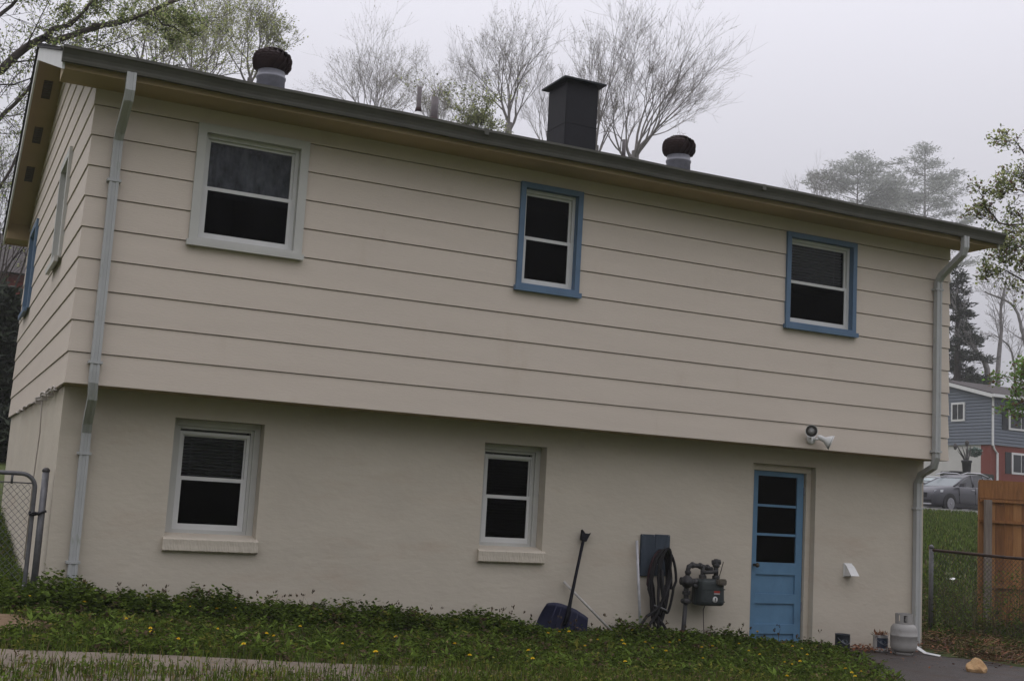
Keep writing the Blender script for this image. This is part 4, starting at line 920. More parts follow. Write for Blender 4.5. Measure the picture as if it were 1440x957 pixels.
# cars
def car(name, label, loc, rz, paint, glass):
    t = thing(name, label, 'car', loc)
    rot = Matrix.Rotation(rz, 4, 'Z'); L0 = Vector(loc)
    def W(p): return L0 + rot @ Vector(p)
    # body sections along x (front at -x)
    st = [(-2.28, .42, .70, .60, .62), (-2.22, .28, .86, .76, .80), (-2.0, .22, .97, .86, .90), (-1.5, .20, 1.05, .90, .97), (-1.0, .20, 1.10, .91, 1.01), (-.55, .20, 1.13, .915, 1.03), (.6, .20, 1.14, .92, 1.06), (1.5, .20, 1.16, .915, 1.08), (2.05, .24, 1.17, .89, 1.10), (2.26, .34, 1.12, .82, 1.04), (2.33, .46, .98, .72, .9)]
    m = MB(); vs = []; prof = 12
    for (x, zb, zt, hw, zs) in st:
        sec = [(-.75 * hw, zb), (-hw * .97, zb + .08), (-hw, zb + .28), (-hw * .985, lerp(zb + .28, zs, .55)), (-hw * .965, zs), (-hw * .86, zt), (hw * .86, zt), (hw * .965, zs), (hw * .985, lerp(zb + .28, zs, .55)), (hw, zb + .28), (hw * .97, zb + .08), (.75 * hw, zb)]
        for yy, zz in sec: vs.append(W((x, yy, zz)))
    fs = [(i * prof + k, i * prof + (k + 1) % prof, (i + 1) * prof + (k + 1) % prof, (i + 1) * prof + k) for i in range(len(st) - 1) for k in range(prof)]
    fs += [tuple(range(prof)), tuple(range((len(st) - 1) * prof, len(st) * prof))]
    m.add(vs, fs, 0, True)
    # roof shell with pillars
    top = [(-.10, 1.50, .62), (.3, 1.64, .64), (1.0, 1.67, .63), (1.6, 1.61, .61), (1.95, 1.53, .58)]
    base = [(-1.02, 1.08, .80), (-.1, 1.12, .82), (.9, 1.13, .82), (1.75, 1.15, .80), (2.2, 1.13, .74)]
    rv = []
    for (x, z, hw) in top: rv += [W((x, -hw, z - .035)), W((x, -hw + .1, z)), W((x, hw - .1, z)), W((x, hw, z - .035))]
    m.add(rv, [(4 * i + k, 4 * i + k + 1, 4 * i + 5 + k, 4 * i + 4 + k) for i in range(4) for k in range(3)], 0, True)
    for s_ in (-1, 1):
        for (b_, t_, wd_) in (((-1.02, .80, 1.08), (-.10, .62, 1.47), .05), ((.32, .825, 1.12), (.42, .64, 1.60), .05), ((1.28, .815, 1.14), (1.2, .63, 1.62), .05), ((1.95, .78, 1.14), (1.75, .60, 1.55), .16)):
            m.tube([W((b_[0], s_ * b_[1], b_[2])), W((t_[0], s_ * t_[1], t_[2]))], [wd_ * .8, wd_ * .7], 6)
    m.build('body', paint, t)
    g = MB()
    for s_ in (-1, 1):
        g.add([W((-.98, s_ * .80, 1.07)), W((.30, s_ * .825, 1.10)), W((.40, s_ * .64, 1.59)), W((-.08, s_ * .625, 1.47))], [(0, 1, 2, 3)])
        g.add([W((.34, s_ * .825, 1.10)), W((1.26, s_ * .815, 1.12)), W((1.18, s_ * .635, 1.61)), W((.44, s_ * .64, 1.59))], [(0, 1, 2, 3)])
        g.add([W((1.30, s_ * .815, 1.12)), W((1.9, s_ * .78, 1.13)), W((1.70, s_ * .605, 1.54)), W((1.22, s_ * .63, 1.61))], [(0, 1, 2, 3)])
    g.build('side_window', mat('car_side_glass', (.02, .022, .026), .12, spec=.5), t)
    g = MB(); g.add([W((-1.04, -.76, 1.075)), W((-1.04, .76, 1.075)), W((-.09, .60, 1.485)), W((-.09, -.60, 1.485))], [(0, 1, 2, 3)]); g.build('windscreen', glass, t)
    g = MB(); g.add([W((2.2, -.70, 1.13)), W((2.2, .70, 1.13)), W((1.94, .56, 1.51)), W((1.94, -.56, 1.51))], [(0, 1, 2, 3)]); g.build('rear_window', MATS['car_side_glass'], t)
    for s_ in (-1, 1):
        g = MB(); g.prism([W((-2.20, s_ * .70, .74)), W((-1.82, s_ * .873, .80)), W((-1.80, s_ * .872, .90)), W((-2.17, s_ * .70, .84))], rot @ Vector((-.035, s_ * .02, .012))); g.build('headlight', mat('headlight_glass', (.55, .56, .58), .2), t)
        g = MB(); g.tube([W((-.72, s_ * .86, 1.10)), W((-.70, s_ * 1.00, 1.13))], .03, 6); g.bevbox(0, .16, -.11, .11, -.07, .08, .03) if False else None
        g.obox(W((-.68, s_ * 1.02, 1.15)), rot @ Vector((.07, 0, 0)), rot @ Vector((0, .10, 0)), (0, 0, .075)); g.build('mirror', paint, t)
        g = MB(); g.tube([W((-.3, s_ * .64, 1.60)), W((.2, s_ * .60, 1.715)), W((1.2, s_ * .59, 1.735)), W((1.75, s_ * .57, 1.62))], .024, 6); g.build('roof_rail', mat('rail_silver', (.5, .5, .52), .35), t)
        for xx in (.18, 1.15):
            g = MB(); g.obox(W((xx, s_ * .915, .98)), rot @ Vector((.10, 0, 0)), rot @ Vector((0, .012, 0)), (0, 0, .018)); g.build('door_handle', MATS['rail_silver'], t)
        g = MB()
        for pts in ([( .33, 1.10), (.36, .8), (.36, .35)], [(1.28, 1.12), (1.25, .8), (1.05, .42)], [(-.78, 1.0), (-.78, .7), (-.72, .35)]):
            for (xa, za), (xb, zb) in zip(pts[:-1], pts[1:]): g.tube([W((xa, s_ * .908, za)), W((xb, s_ * .916, zb))], .012, 4)
        g.obox(W((-.05, s_ * .905, .30)), rot @ Vector((1.3, 0, 0)), rot @ Vector((0, .03, 0)), (0, 0, .08)); g.build('sill_trim', BLK, t)
        for xx in (-1.38, 1.32):
            k = MB(); c = W((xx, s_ * .80, .345))
            ax = rot @ Vector((0, s_, 0))
            k.lathe([(.30, .122), (.42, .124), (.44, .118), (.44, .06), (.40, .02)], c, 28, axis=ax); k.build('wheel_arch', BLK, t)
            k = MB(); k.lathe([(.0, -.1), (.30, -.1), (.345, -.08), (.345, .10), (.32, .125), (.245, .130), (.235, .10), (0, .095)], c, 28, axis=ax); wh = k.build('wheel', mat('tyre', (.015, .015, .016), .9), t)
            k = MB(); q = Vector((0, 0, 1)).rotation_difference(ax)
            k.lathe([(.215, .128), (.24, .136), (.24, .142), (.21, .140)], c, 28, axis=ax)
            for j in range(10):
                a = 2 * math.pi * j / 10; d_ = Vector((math.cos(a), math.sin(a), 0)); e_ = Vector((-math.sin(a), math.cos(a), 0))
                k.obox(c + q @ (d_ * .13 + Vector((0, 0, .13))), q @ (d_ * .10), q @ (e_ * .024), q @ Vector((0, 0, .012)))
            k.lathe([(0, .128), (.05, .128), (.05, .148), (0, .15)], c, 14, axis=ax); k.build('rim', mat('alloy', (.22, .22, .23), .4), wh)
    g = MB(); g.obox(W((-2.262, 0, .66)), rot @ Vector((.03, 0, 0)), rot @ Vector((0, .42, 0)), (0, 0, .10)); g.obox(W((-2.24, 0, .40)), rot @ Vector((.05, 0, 0)), rot @ Vector((0, .62, 0)), (0, 0, .07)); g.build('grille', BLK, t)
    g = MB(); g.obox(W((-2.262, 0, .30)), rot @ Vector((.04, 0, 0)), rot @ Vector((0, .6, 0)), (0, 0, .025)); g.build('bumper_trim', MATS['rail_silver'], t)
    return t
GREYCAR = mat('grey_car_paint', (.060, .060, .070), .28, .03, 2, spec=.7, metal=.25)
WSG = mat('windscreen_glass', (.12, .145, .15), .2, spec=.3)
car('parked_suv', 'grey sport utility car with roof rails parked facing left on the street', (38.85, 27.6, G(38.85, 27.6) + .02), R(9), GREYCAR, WSG)
car('parked_car', 'pale car mostly hidden behind the grey sport utility car', (41.7, 31.8, G(41.7, 31.8) + .02), R(2), mat('pale_car_paint', (.30, .36, .36), .35, .03, 2, spec=.5), WSG)

# scrap of paper on the bank
m = MB(); lx, ly = 17.89288158, 7.01845109; lz = G(lx, ly) + .12
vs = [(lx + random.uniform(-.012, .012) + .06 * (i % 4 - 1.5), ly + .05 * (i // 4 - 1), lz + random.uniform(0, .06)) for i in range(12)]
m.add(vs, [(r * 4 + c, r * 4 + c + 1, r * 4 + c + 5, r * 4 + c + 4) for r in range(2) for c in range(3)])
tag(m.build('paper_scrap', WHITE), 'small white paper scrap in the grass beyond the chain link fence', 'litter')

# red brick house on the left, behind the dark evergreens
lh = thing('brick_house', 'red brick house glimpsed at the left edge behind dark evergreens', 'house', (-6, 44, -1))
m = MB(); m.box(-14, 4.5, 40, 48, -1.5, 7.0); m.build('wall', mat('far_brick', (.13, .032, .028), .85, scale=9, c2=(.19, .05, .04)), lh)
m = MB(); m.prism([(-14.5, 39.5, 7.0), (-14.5, 48.5, 7.0), (-14.5, 44, 9.3)], (19.5, 0, 0)); m.build('roof', RSH, lh)
for x in (-6, -2.0, 1.7):
    for z in (1.2, 4.3):
        m = MB(); m.box(x, x + 1.0, 39.93, 39.99, z, z + 1.5); o = m.build('window', WHITE, lh); g = MB(); g.box(x + .1, x + .9, 39.9, 39.925, z + .1, z + 1.4); g.build('pane', DGLASS, o)

# ------------------------------------------------------------------ trees
BARK_G = mat('grey_bark', (.20, .185, .175), .9, .3, 5)  # bark grey lifted to put some fog into the colour
BARK_D = mat('dark_bark', (.050, .040, .034), .9, .3, 5)
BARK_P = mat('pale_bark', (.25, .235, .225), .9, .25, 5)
def leafmat(name, c, tr=.5):
    m = bpy.data.materials.new(name); m.use_nodes = True; n = m.node_tree.nodes; l = m.node_tree.links; n.clear()
    o = n.new('ShaderNodeOutputMaterial'); a = n.new('ShaderNodeBsdfDiffuse'); b = n.new('ShaderNodeBsdfTranslucent'); x = n.new('ShaderNodeMixShader'); x.inputs[0].default_value = tr
    g = n.new('ShaderNodeNewGeometry'); h = n.new('ShaderNodeHueSaturation'); mr = n.new('ShaderNodeMapRange'); mr.inputs['To Min'].default_value = .65; mr.inputs['To Max'].default_value = 1.35
    h.inputs['Color'].default_value = (*c, 1); l.new(g.outputs['Random Per Island'], mr.inputs['Value']); l.new(mr.outputs[0], h.inputs['Value'])
    l.new(h.outputs[0], a.inputs[0]); l.new(h.outputs[0], b.inputs[0]); l.new(a.outputs[0], x.inputs[1]); l.new(b.outputs[0], x.inputs[2]); l.new(x.outputs[0], o.inputs[0])
    MATS[name] = m; return m
BUD = leafmat('bud_brown', (.17, .14, .11)); BUDG = leafmat('bud_green', (.24, .25, .13))
LFY = leafmat('spring_leaf', (.36, .39, .17)); LFG = leafmat('fresh_leaf', (.15, .21, .06)); LFD = leafmat('dull_leaf', (.12, .14, .07)); LFB = leafmat('bronze_leaf', (.15, .09, .055))
LFL = leafmat('bright_leaf', (.15, .27, .06))
class Tree:
    def __init__(s): s.seg = []; s.thick = MB(); s.tips = []
    def limb(s, pts, r0, r1, n=6):
        rr = [lerp(r0, r1, (i / (len(pts) - 1)) ** .6) for i in range(len(pts))]
        if r0 > .03: s.thick.tube(pts, rr, n, cap=False)
        else:
            for i in range(len(pts) - 1): s.seg.append((pts[i], pts[i + 1], rr[i], rr[i + 1]))
    def path(s, p, d, ln, n, wander, trop):
        pts = [p.copy()]; d = d.normalized()
        for i in range(n):
            d = (d + Vector((random.gauss(0, wander), random.gauss(0, wander), random.gauss(0, wander) + trop))).normalized()
            p = p + d * (ln / n); pts.append(p.copy())
        return pts
    def branch(s, pts, r, level, P):
        if level >= len(P['n']): return
        n, spread, ratio, wander, trop = P['n'][level], P['ang'][level], P['ratio'][level], P['wander'][level], P['trop'][level]
        tot = sum((b - a).length for a, b in zip(pts[:-1], pts[1:]))
        t0 = P.get('t0', [.25, .2, .15, .1])[level]
        for k in range(n):
            t = t0 + (1 - t0) * (k + random.uniform(.1, .9)) / n
            f = t * (len(pts) - 1); i = min(int(f), len(pts) - 2); q = pts[i].lerp(pts[i + 1], f - i)
            d = (pts[i + 1] - pts[i]).normalized()
            a = d.cross(Vector((random.gauss(0, 1), random.gauss(0, 1), random.gauss(0, 1)))).normalized()
            an = R(random.uniform(*spread)); nd = d * math.cos(an) + a * math.sin(an)
            ln = tot * ratio * random.uniform(.65, 1.2) * (1.1 - .65 * t)
            rr = max(P['rmin'], r * (1 - .8 * t) * P.get('thin', .34))
            sp = s.path(q, nd, ln, 4 if level < 2 else 3, wander, trop)
            s.limb(sp, rr, max(P['rmin'] * .8, rr * .35), 5)
            if level >= P.get('tiplevel', len(P['n']) - 1):
                s.tips.extend(sp[1:])
            s.branch(sp, rr, level + 1, P)
    def build(s, name, label, base, bark, leaf=None, group=None):
        t = thing(name, label, 'tree', base, group)
        for v in range(0): pass
        V = np.zeros((0, 3)); Fs = np.zeros((0, 4), int)
        if s.seg:
            A = np.array([q[0] for q in s.seg]); B = np.array([q[1] for q in s.seg]); r0 = np.array([q[2] for q in s.seg]); r1 = np.array([q[3] for q in s.seg])
            d = B - A; d /= np.linalg.norm(d, axis=1)[:, None] + 1e-9
            ref = np.where(np.abs(d[:, 2:3]) > .9, np.array([[1., 0, 0]]), np.array([[0, 0, 1.]])); u = np.cross(d, ref); u /= np.linalg.norm(u, axis=1)[:, None] + 1e-9; w_ = np.cross(d, u)
            ring = []
            for k in range(3):
                a = 2 * math.pi * k / 3; o = u * math.cos(a) + w_ * math.sin(a); ring.append((o * r0[:, None] + A, o * r1[:, None] + B))
            V = np.stack([ring[0][0], ring[1][0], ring[2][0], ring[0][1], ring[1][1], ring[2][1]], 1).reshape(-1, 3)
            b6 = np.arange(len(A))[:, None] * 6
            Fs = np.concatenate([b6 + np.array([[k, (k + 1) % 3, 3 + (k + 1) % 3, 3 + k]]) for k in range(3)])
            s.thick.build('trunk', bark, t); np_mesh('branches', V, [(Fs, 0)], [bark], t)
        else: s.thick.build('trunk', bark, t)
        if leaf and s.tips:
            per, size, mats, wf = leaf; P_ = np.repeat(np.array([tuple(q) for q in s.tips]), per, 0) + RNG.normal(0, size * .9, (len(s.tips) * per, 3))
            o = leaf_scatter('foliage', P_, size, mats, 1.2, t, wf)
        return t
def vase(name, label, base, fork_z, top_z, rad, nlead, trunk_r, bark, P, leaf=None, lean=(0, 0), group='bare trees behind the house', seed=1, low=3):
    random.seed(seed); T_ = Tree(); x, y = base; z0 = G(x, y) - .2; H = top_z - fork_z
    fk = Vector((x, y, fork_z)); T_.limb([Vector((x, y, z0)), Vector((x + random.uniform(-.1, .1), y, lerp(z0, fork_z, .5))), fk], trunk_r, trunk_r * .6, 8)
    br = []
    def grow(p, d, ln, r, dep):
        n = 3 if dep < 3 else 2; pts = [p.copy()]
        for i in range(n):
            d = (d + Vector((random.gauss(0, .055), random.gauss(0, .055), .05 + random.gauss(0, .05)))).normalized(); p = p + d * ln / n; pts.append(p.copy())
        r1 = r * .80; br.append((pts, r, r1, dep))
        if dep >= P['depth']: return
        k = 2 if random.random() < P.get('two', .72) else 3
        a0 = random.uniform(0, 6.283); u = d.orthogonal().normalized(); v = d.cross(u)
        for c in range(k):
            a = a0 + 2 * math.pi * c / k + random.gauss(0, .35); an = R(random.uniform(*P['spread'])) * (.55 if c == 0 else 1.15)
            nd = d * math.cos(an) + (u * math.cos(a) + v * math.sin(a)) * math.sin(an)
            grow(p, nd, ln * random.uniform(.55, 1.12), r1 * (.86 if c == 0 else random.uniform(.55, .78)), dep + 1)
        if dep > 1:
            for c in range(P.get('side', 1)):
                q = pts[-2].lerp(pts[-1], random.random()); a = random.uniform(0, 6.283); nd = (d * .75 + (u * math.cos(a) + v * math.sin(a)) * .65 + Vector((0, 0, .15))).normalized()
                tw = T_.path(q, nd, ln * random.uniform(.5, .9), 3, .06, .08); br.append((tw, max(P['rmin'] * 1.2, r * .3), P['rmin'], 9))
    for k in range(nlead):
        a = 2 * math.pi * (k + random.uniform(-.25, .25)) / max(1, nlead - 1); tilt = R(4) if k == 0 else R(random.uniform(12, 44))
        st = fk - Vector((0, 0, 1)) * (0 if k < 3 else random.uniform(0, .22) * H)
        grow(st, Vector((math.cos(a) * math.sin(tilt), math.sin(a) * math.sin(tilt), math.cos(tilt))), H * random.uniform(.19, .34), trunk_r * random.uniform(.19, .30), 0)
    zz = max(q.z for b in br for q in b[0]) - fork_z; hx = sorted(((q.x - fk.x) ** 2 + (q.y - fk.y) ** 2) ** .5 for b in br for q in b[0]); sx = rad / hx[int(len(hx) * .95)]; zz = sorted(q.z for b in br for q in b[0]); zz = zz[int(len(zz) * .992)] - fork_z; sz = H / zz
    for pts, r0, r1, dep in br:
        pts = [Vector((fk.x + (q.x - fk.x) * sx + lean[0] * max(0, (q.z - fork_z) / zz), fk.y + (q.y - fk.y) * sx + lean[1] * max(0, (q.z - fork_z) / zz), fork_z + (q.z - fork_z) * sz)) for q in pts]
        T_.limb(pts, max(r0, P['rmin']), max(r1, P['rmin'] * .8), 6 if r0 > .05 else 5)
        if dep >= P['depth'] - 1: T_.tips.extend(pts[1:])
    return T_.build(name, label, (x, y, z0), bark, leaf, group)
PB = dict(n=[10, 7, 6], ang=[(18, 38), (18, 42), (20, 45)], ratio=[.50, .50, .55], wander=[.035, .045, .06], trop=[.07, .06, .05], rmin=.0042, t0=[.10, .12, .12])
PV = dict(depth=6, spread=(14, 32), rmin=.0038, side=1, two=.8)
PV2 = dict(PV, depth=6, spread=(12, 30), two=.74)
def dirpt(px, py, d):      # world point at image pixel of the survey, d metres along the view axis
    return CP + (cf + cr * ((px - 720) / 1700.54) - cu * ((py - 478.5) / 1700.54)) * d
def topz(px, py, d): return dirpt(px, py, d).z
def basexy(px, py, d): p = dirpt(px, py, d); return (p.x, p.y)
def V2(px, py, d, px2): return tuple((dirpt(px2, py, d) - dirpt(px, py, d)).xy)
d = 48
vase('bare_tree', 'leafless tree with a fan of upright limbs left of the black chimney', basexy(715, 185, d), topz(715, 172, d), topz(700, 2, d), 2.15, 7, .22, BARK_G, PV2, (1, .045, [BUD, BUDG], .3), lean=V2(715, 180, d, 702), seed=3)
d = 52
vase('bare_tree', 'leafless tree rising directly behind the black chimney', basexy(838, 200, d), topz(838, 205, d), topz(845, 8, d), 2.2, 7, .22, BARK_G, PV2, (1, .045, [BUD, BUDG], .3), lean=V2(838, 200, d, 846), seed=8)
d = 46
vase('bare_tree', 'leafless tree spreading right behind the right turbine vent', basexy(893, 225, d), topz(893, 212, d), topz(950, 12, d), 3.3, 10, .24, BARK_G, PV2, (1, .04, [BUD], .3), lean=V2(893, 215, d, 938), seed=12, low=5)
d = 64
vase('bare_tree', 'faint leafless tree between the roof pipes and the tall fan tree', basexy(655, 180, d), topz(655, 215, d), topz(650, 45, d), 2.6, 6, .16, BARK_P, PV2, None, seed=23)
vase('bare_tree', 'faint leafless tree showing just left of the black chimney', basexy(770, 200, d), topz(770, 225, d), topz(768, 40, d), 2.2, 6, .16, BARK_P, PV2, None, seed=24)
d = 60
vase('bare_tree', 'pale budding tree with a broad rounded crown right of the left turbine vent', basexy(525, 165, d), topz(525, 190, d), topz(520, 38, d), 3.0, 8, .22, BARK_P, PV2, (1, .05, [BUD, BUDG], .3), seed=21)
d = 50
vase('bare_tree', 'thin budding tree rising behind the two small roof pipes', basexy(612, 165, d), topz(612, 215, d), topz(595, 85, d), 2.2, 6, .15, BARK_P, PV, (2, .05, [BUD, BUDG], .3), seed=22)
d = 38
vase('young_tree', 'slender tree with pale green new leaves behind the left turbine vent', basexy(352, 110, d), topz(352, 110, d), topz(375, -45, d), 1.9, 6, .15, BARK_G, PV, (1, .07, [LFY, BUDG], .35), lean=V2(352, 60, d, 372), seed=31, group='leafing trees behind the house')
d = 36
vase('young_tree', 'small arching tree with yellowish buds between roof pipes and chimney', basexy(672, 178, d), topz(672, 205, d), topz(660, 112, d), 1.6, 6, .09, BARK_D, dict(PV, depth=5, spread=(18, 36)), (2, .07, [BUDG, LFY, LFD], .35), seed=33, group='leafing trees behind the house')
d = 82
vase('bare_tree', 'faint leafless tree in the fog left of the pines', basexy(1150, 290, d), topz(1150, 320, d), topz(1146, 222, d), 2.4, 6, .17, BARK_G, PV, None, seed=41)

# the big limb tree on the left: trunk out of frame, limbs over the roof
def big_tree(name, label, base, limbs, bark, P, leaf, trunk_r, seed, group=None, trunk_top=None):
    random.seed(seed); T_ = Tree(); x, y = base; z0 = G(x, y) - .2
    T_.limb([Vector((x, y, z0)), Vector((x + .1, y, 3)), Vector(trunk_top or (x, y, 8))], trunk_r, trunk_r * .6, 10)
    for pts, r in limbs:
        pts = [Vector(p) for p in pts]; q = []
        for a, b in zip(pts[:-1], pts[1:]):
            for k in range(3): q.append(a.lerp(b, k / 3) + Vector((random.gauss(0, .04), random.gauss(0, .04), random.gauss(0, .04))))
        q.append(pts[-1]); T_.limb(q, r, r * .25, 8); T_.branch(q, r * .6, 0, P)
    return T_.build(name, label, (x, y, z0), bark, leaf, group)
PL = dict(n=[11, 6, 5], ang=[(25, 65), (25, 60), (25, 65)], ratio=[.34, .5, .5], wander=[.10, .12, .14], trop=[.05, .04, .02], rmin=.0055, t0=[.15, .12, .1])
dp = lambda px, py, d: tuple(dirpt(px, py, d))
big_tree('shade_tree', 'large dark limbed tree with yellow green leaves reaching in over the left roof end', (-6.5, 12.5), [
    ([(-6.3, 12.5, 5.0), dp(-60, 130, 23), dp(0, 93, 23.5), dp(62, 58, 24), dp(120, 42, 24.5), dp(205, 18, 25), dp(270, -10, 25.5)], .14),
    ([dp(60, 58, 24), dp(110, 20, 24.5), dp(160, -20, 25)], .07),
    ([dp(130, 38, 24.5), dp(210, 22, 24), dp(262, 50, 24)], .045),
    ([(-6.4, 12.5, 4.2), dp(-50, 215, 22), dp(5, 165, 22.5), dp(48, 105, 23), dp(80, 60, 23.5)], .075),
    ([(-6.4, 12.5, 7.0), dp(-50, 60, 22), dp(20, 5, 23), dp(60, -40, 23)], .08),
    ([(-6.4, 12.5, 3.6), dp(-60, 330, 25), dp(0, 260, 25), dp(40, 200, 26), dp(60, 130, 26)], .06)], BARK_D, PL, (2, .062, [LFY, LFG, LFY, LFD], .36), .34, 51, 'leafing trees behind the house', (-6.4, 12.5, 8.0))
d = 34
vase('leafing_tree', 'tall tree in pale yellow green leaf behind the left roof end', basexy(215, 110, d), topz(215, 150, d), topz(225, -70, d), 3.0, 7, .2, BARK_G, PV, (2, .07, [LFY, BUDG, LFY], .36), lean=V2(215, 60, d, 235), seed=52, group='leafing trees behind the house')
d = 40
vase('leafing_tree', 'leafing tree left of the gable seen through the dark limbs', basexy(-20, 420, d), topz(-20, 470, d), topz(10, 130, d), 3.4, 7, .22, BARK_D, PV, (1, .065, [LFY, LFD, LFG], .36), lean=V2(-20, 300, d, 10), seed=53, group='leafing trees behind the house', low=8)
d = 44
vase('leafing_tree', 'thin leafing tree between the young slender tree and the big limbs', basexy(285, 110, d), topz(285, 130, d), topz(290, -40, d), 2.2, 6, .16, BARK_G, PV, (2, .065, [LFY, BUDG], .36), seed=54, group='leafing trees behind the house')

# right edge tree in mixed leaf, branches in from the right
PR = dict(PL, n=[10, 6, 4], ratio=[.34, .5, .5])
big_tree('edge_tree', 'tree with bronze and green leaf clusters hanging in at the right edge', (20.2, 5.0), [
    ([(20.1, 5.0, 3.6), dp(1490, 360, 25), dp(1450, 325, 25), dp(1405, 312, 25), dp(1385, 290, 25)], .05),
    ([(20.1, 5.0, 2.6), dp(1500, 420, 24), dp(1450, 395, 24), dp(1400, 375, 24)], .045),
    ([(20.1, 5.0, 5.2), dp(1490, 250, 25), dp(1450, 240, 25), dp(1425, 195, 25)], .045),
    ([(20.1, 5.0, 4.2), dp(1480, 340, 24), dp(1440, 345, 24), dp(1420, 355, 24)], .04),
    ([(20.1, 5.0, 4.8), dp(1480, 285, 25), dp(1440, 270, 25), dp(1415, 265, 25)], .04)], BARK_D, PR, (2, .075, [LFY, LFD, LFB, LFY, LFG, LFY], .36), .2, 61, None, (20.1, 5.0, 7.0))
big_tree('low_branch_tree', 'small tree with bright green leaves in front of the grey house roof', (23.5, 6.2), [
    ([(23.4, 6.2, 2.6), dp(1500, 530, 30), dp(1450, 540, 30), dp(1412, 528, 30)], .03),
    ([(23.4, 6.2, 2.2), dp(1490, 560, 30), dp(1450, 562, 30), dp(1425, 570, 30)], .03), ([(23.4, 6.2, 3.0), dp(1480, 520, 30), dp(1440, 520, 30)], .03)], BARK_D, dict(PR, n=[6, 4, 3], ratio=[.28, .5, .5]), (3, .095, [LFL, LFG, LFL, LFB], .4), .09, 62, None, (23.4, 6.2, 3.2))

# pale bare trees beyond the grey house
d = 84
def lean_tree(label, pts, r, seed):
    random.seed(seed); T_ = Tree(); pts = [Vector(p) for p in pts]; q = []
    b0 = pts[0]; base = Vector((b0.x, b0.y, G(b0.x, b0.y) - .2)); pts = [base] + pts; pp = [pts[0] * 2 - pts[1]] + pts + [pts[-1] * 2 - pts[-2]]
    for i in range(1, len(pp) - 2):
        a, b, c, e = pp[i - 1:i + 3]
        for k in range(6):
            t = k / 6; q.append(((b * 2) + (c - a) * t + (a * 2 - b * 5 + c * 4 - e) * t * t + (b * 3 - a - c * 3 + e) * t ** 3) * .5 + Vector((random.gauss(0, .02), random.gauss(0, .02), 0)))
    q.append(pts[-1]); T_.limb(q, r, r * .22, 7); T_.branch(q[6:], r * .6, 0, dict(PB, n=[9, 7, 6], ratio=[.5, .5, .5], ang=[(22, 48), (22, 50), (25, 55)], wander=[.04, .06, .08], rmin=.010))
    return T_.build('bare_tree', label, tuple(base), BARK_P, None, 'bare trees behind the house')
lean_tree('pale leaning bare trunk behind the grey house roof', [dp(1390, 535, d), dp(1370, 490, d), dp(1352, 455, d), dp(1338, 420, d)], .32, 71)
lean_tree('pale forked bare tree standing upright beyond the grey house', [dp(1404, 520, d), dp(1408, 470, d), dp(1408, 430, d), dp(1416, 390, d)], .25, 72)
lean_tree('pale bare tree curving in beside the right edge tree', [dp(1445, 520, d), dp(1438, 470, d), dp(1425, 430, d), dp(1385, 410, d)], .26, 73)
lean_tree('thin pale bare tree between leaning trunk and right edge', [dp(1428, 540, d + 8), dp(1420, 490, d + 8), dp(1398, 470, d + 8)], .18, 74)

# conifers
NEED = leafmat('hazed_needles', (.23, .245, .22)); NEED2 = leafmat('hazed_needles_pale', (.33, .345, .31))  # needles paled so that distant fog fade sits in their colour
DARKN = mat('dark_needles', (.016, .022, .014), .8); DARKN2 = mat('dark_needles_paler', (.028, .038, .020), .8)  # second needle tone is slightly paler, mixed in at random
def conifer(name, label, base, z0, zt, zcrown, rad, nb, clump, per, sz, mats, seed, group=None, flat=.35, up=.25, gaps=0.0, peak=.25, trunk_r=.35):
    random.seed(seed); t = thing(name, label, 'tree', (base[0], base[1], z0), group); x, y = base
    m = MB(); m.tube([(x, y, z0), (x + .1, y, lerp(z0, zt, .6)), (x, y, zt - .2)], [trunk_r, trunk_r * .6, .03], 7); P_ = []; U_ = []
    br = MB()
    for k in range(nb):
        f = (k + random.random()) / nb; z = lerp(zcrown, zt, f)
        if random.random() < gaps: continue
        ln = rad * (min(1, (1 - f) / (1 - peak)) ** .8) * random.uniform(.5, 1.15) * min(1, .55 + f / max(peak, .01) * .45) + .3
        a = random.uniform(0, 6.283); d_ = Vector((math.cos(a), math.sin(a), random.uniform(-.05, .2) + up * f))
        p = Vector((x, y, z)); pts = [p]
        for i in range(4): d_ = (d_ + Vector((random.gauss(0, .08), random.gauss(0, .08), up * .3))).normalized(); p = p + d_ * ln / 4; pts.append(p.copy())
        br.tube(pts, [max(.02, trunk_r * .22 * (1 - f * .6)) * q for q in (1, .8, .6, .4, .2)], 4, cap=False)
        nc_ = max(3, int(clump * ln / rad))
        for c in range(nc_):
            tt = random.uniform(.25, 1.05); i = min(3, int(tt * 4)); q = pts[i].lerp(pts[min(i + 1, 4)], tt * 4 - i)
            side = Vector((-d_.y, d_.x, 0)) * random.gauss(0, .22) * ln * (1.1 - tt * .5)
            q = q + side + Vector((0, 0, random.gauss(0, .06) * ln * flat))
            SPR = 1.25 if sz > .7 else .6
            for j in range(per): P_.append(q + Vector((random.gauss(0, sz * SPR), random.gauss(0, sz * SPR), random.gauss(0, sz * SPR * flat)))); U_.append((d_.x + random.gauss(0, .8), d_.y + random.gauss(0, .8), random.gauss(.25, .4)))
    m.build('trunk', BARK_D, t); br.build('branches', BARK_D, t)
    P_ = np.array([tuple(q) for q in P_]); U_ = np.array(U_); U_ /= np.linalg.norm(U_, axis=1)[:, None]
    W_ = np.cross(U_, RNG.normal(0, 1, U_.shape)); W_ /= np.linalg.norm(W_, axis=1)[:, None]; s_ = sz * RNG.uniform(.6, 1.4, len(P_))
    V, F = quads(P_, U_ * s_[:, None], W_ * (s_ * .11)[:, None]); np_mesh('foliage', V, [(F, RNG.integers(0, len(mats), len(F)))], mats, t)
    return t
d = 255
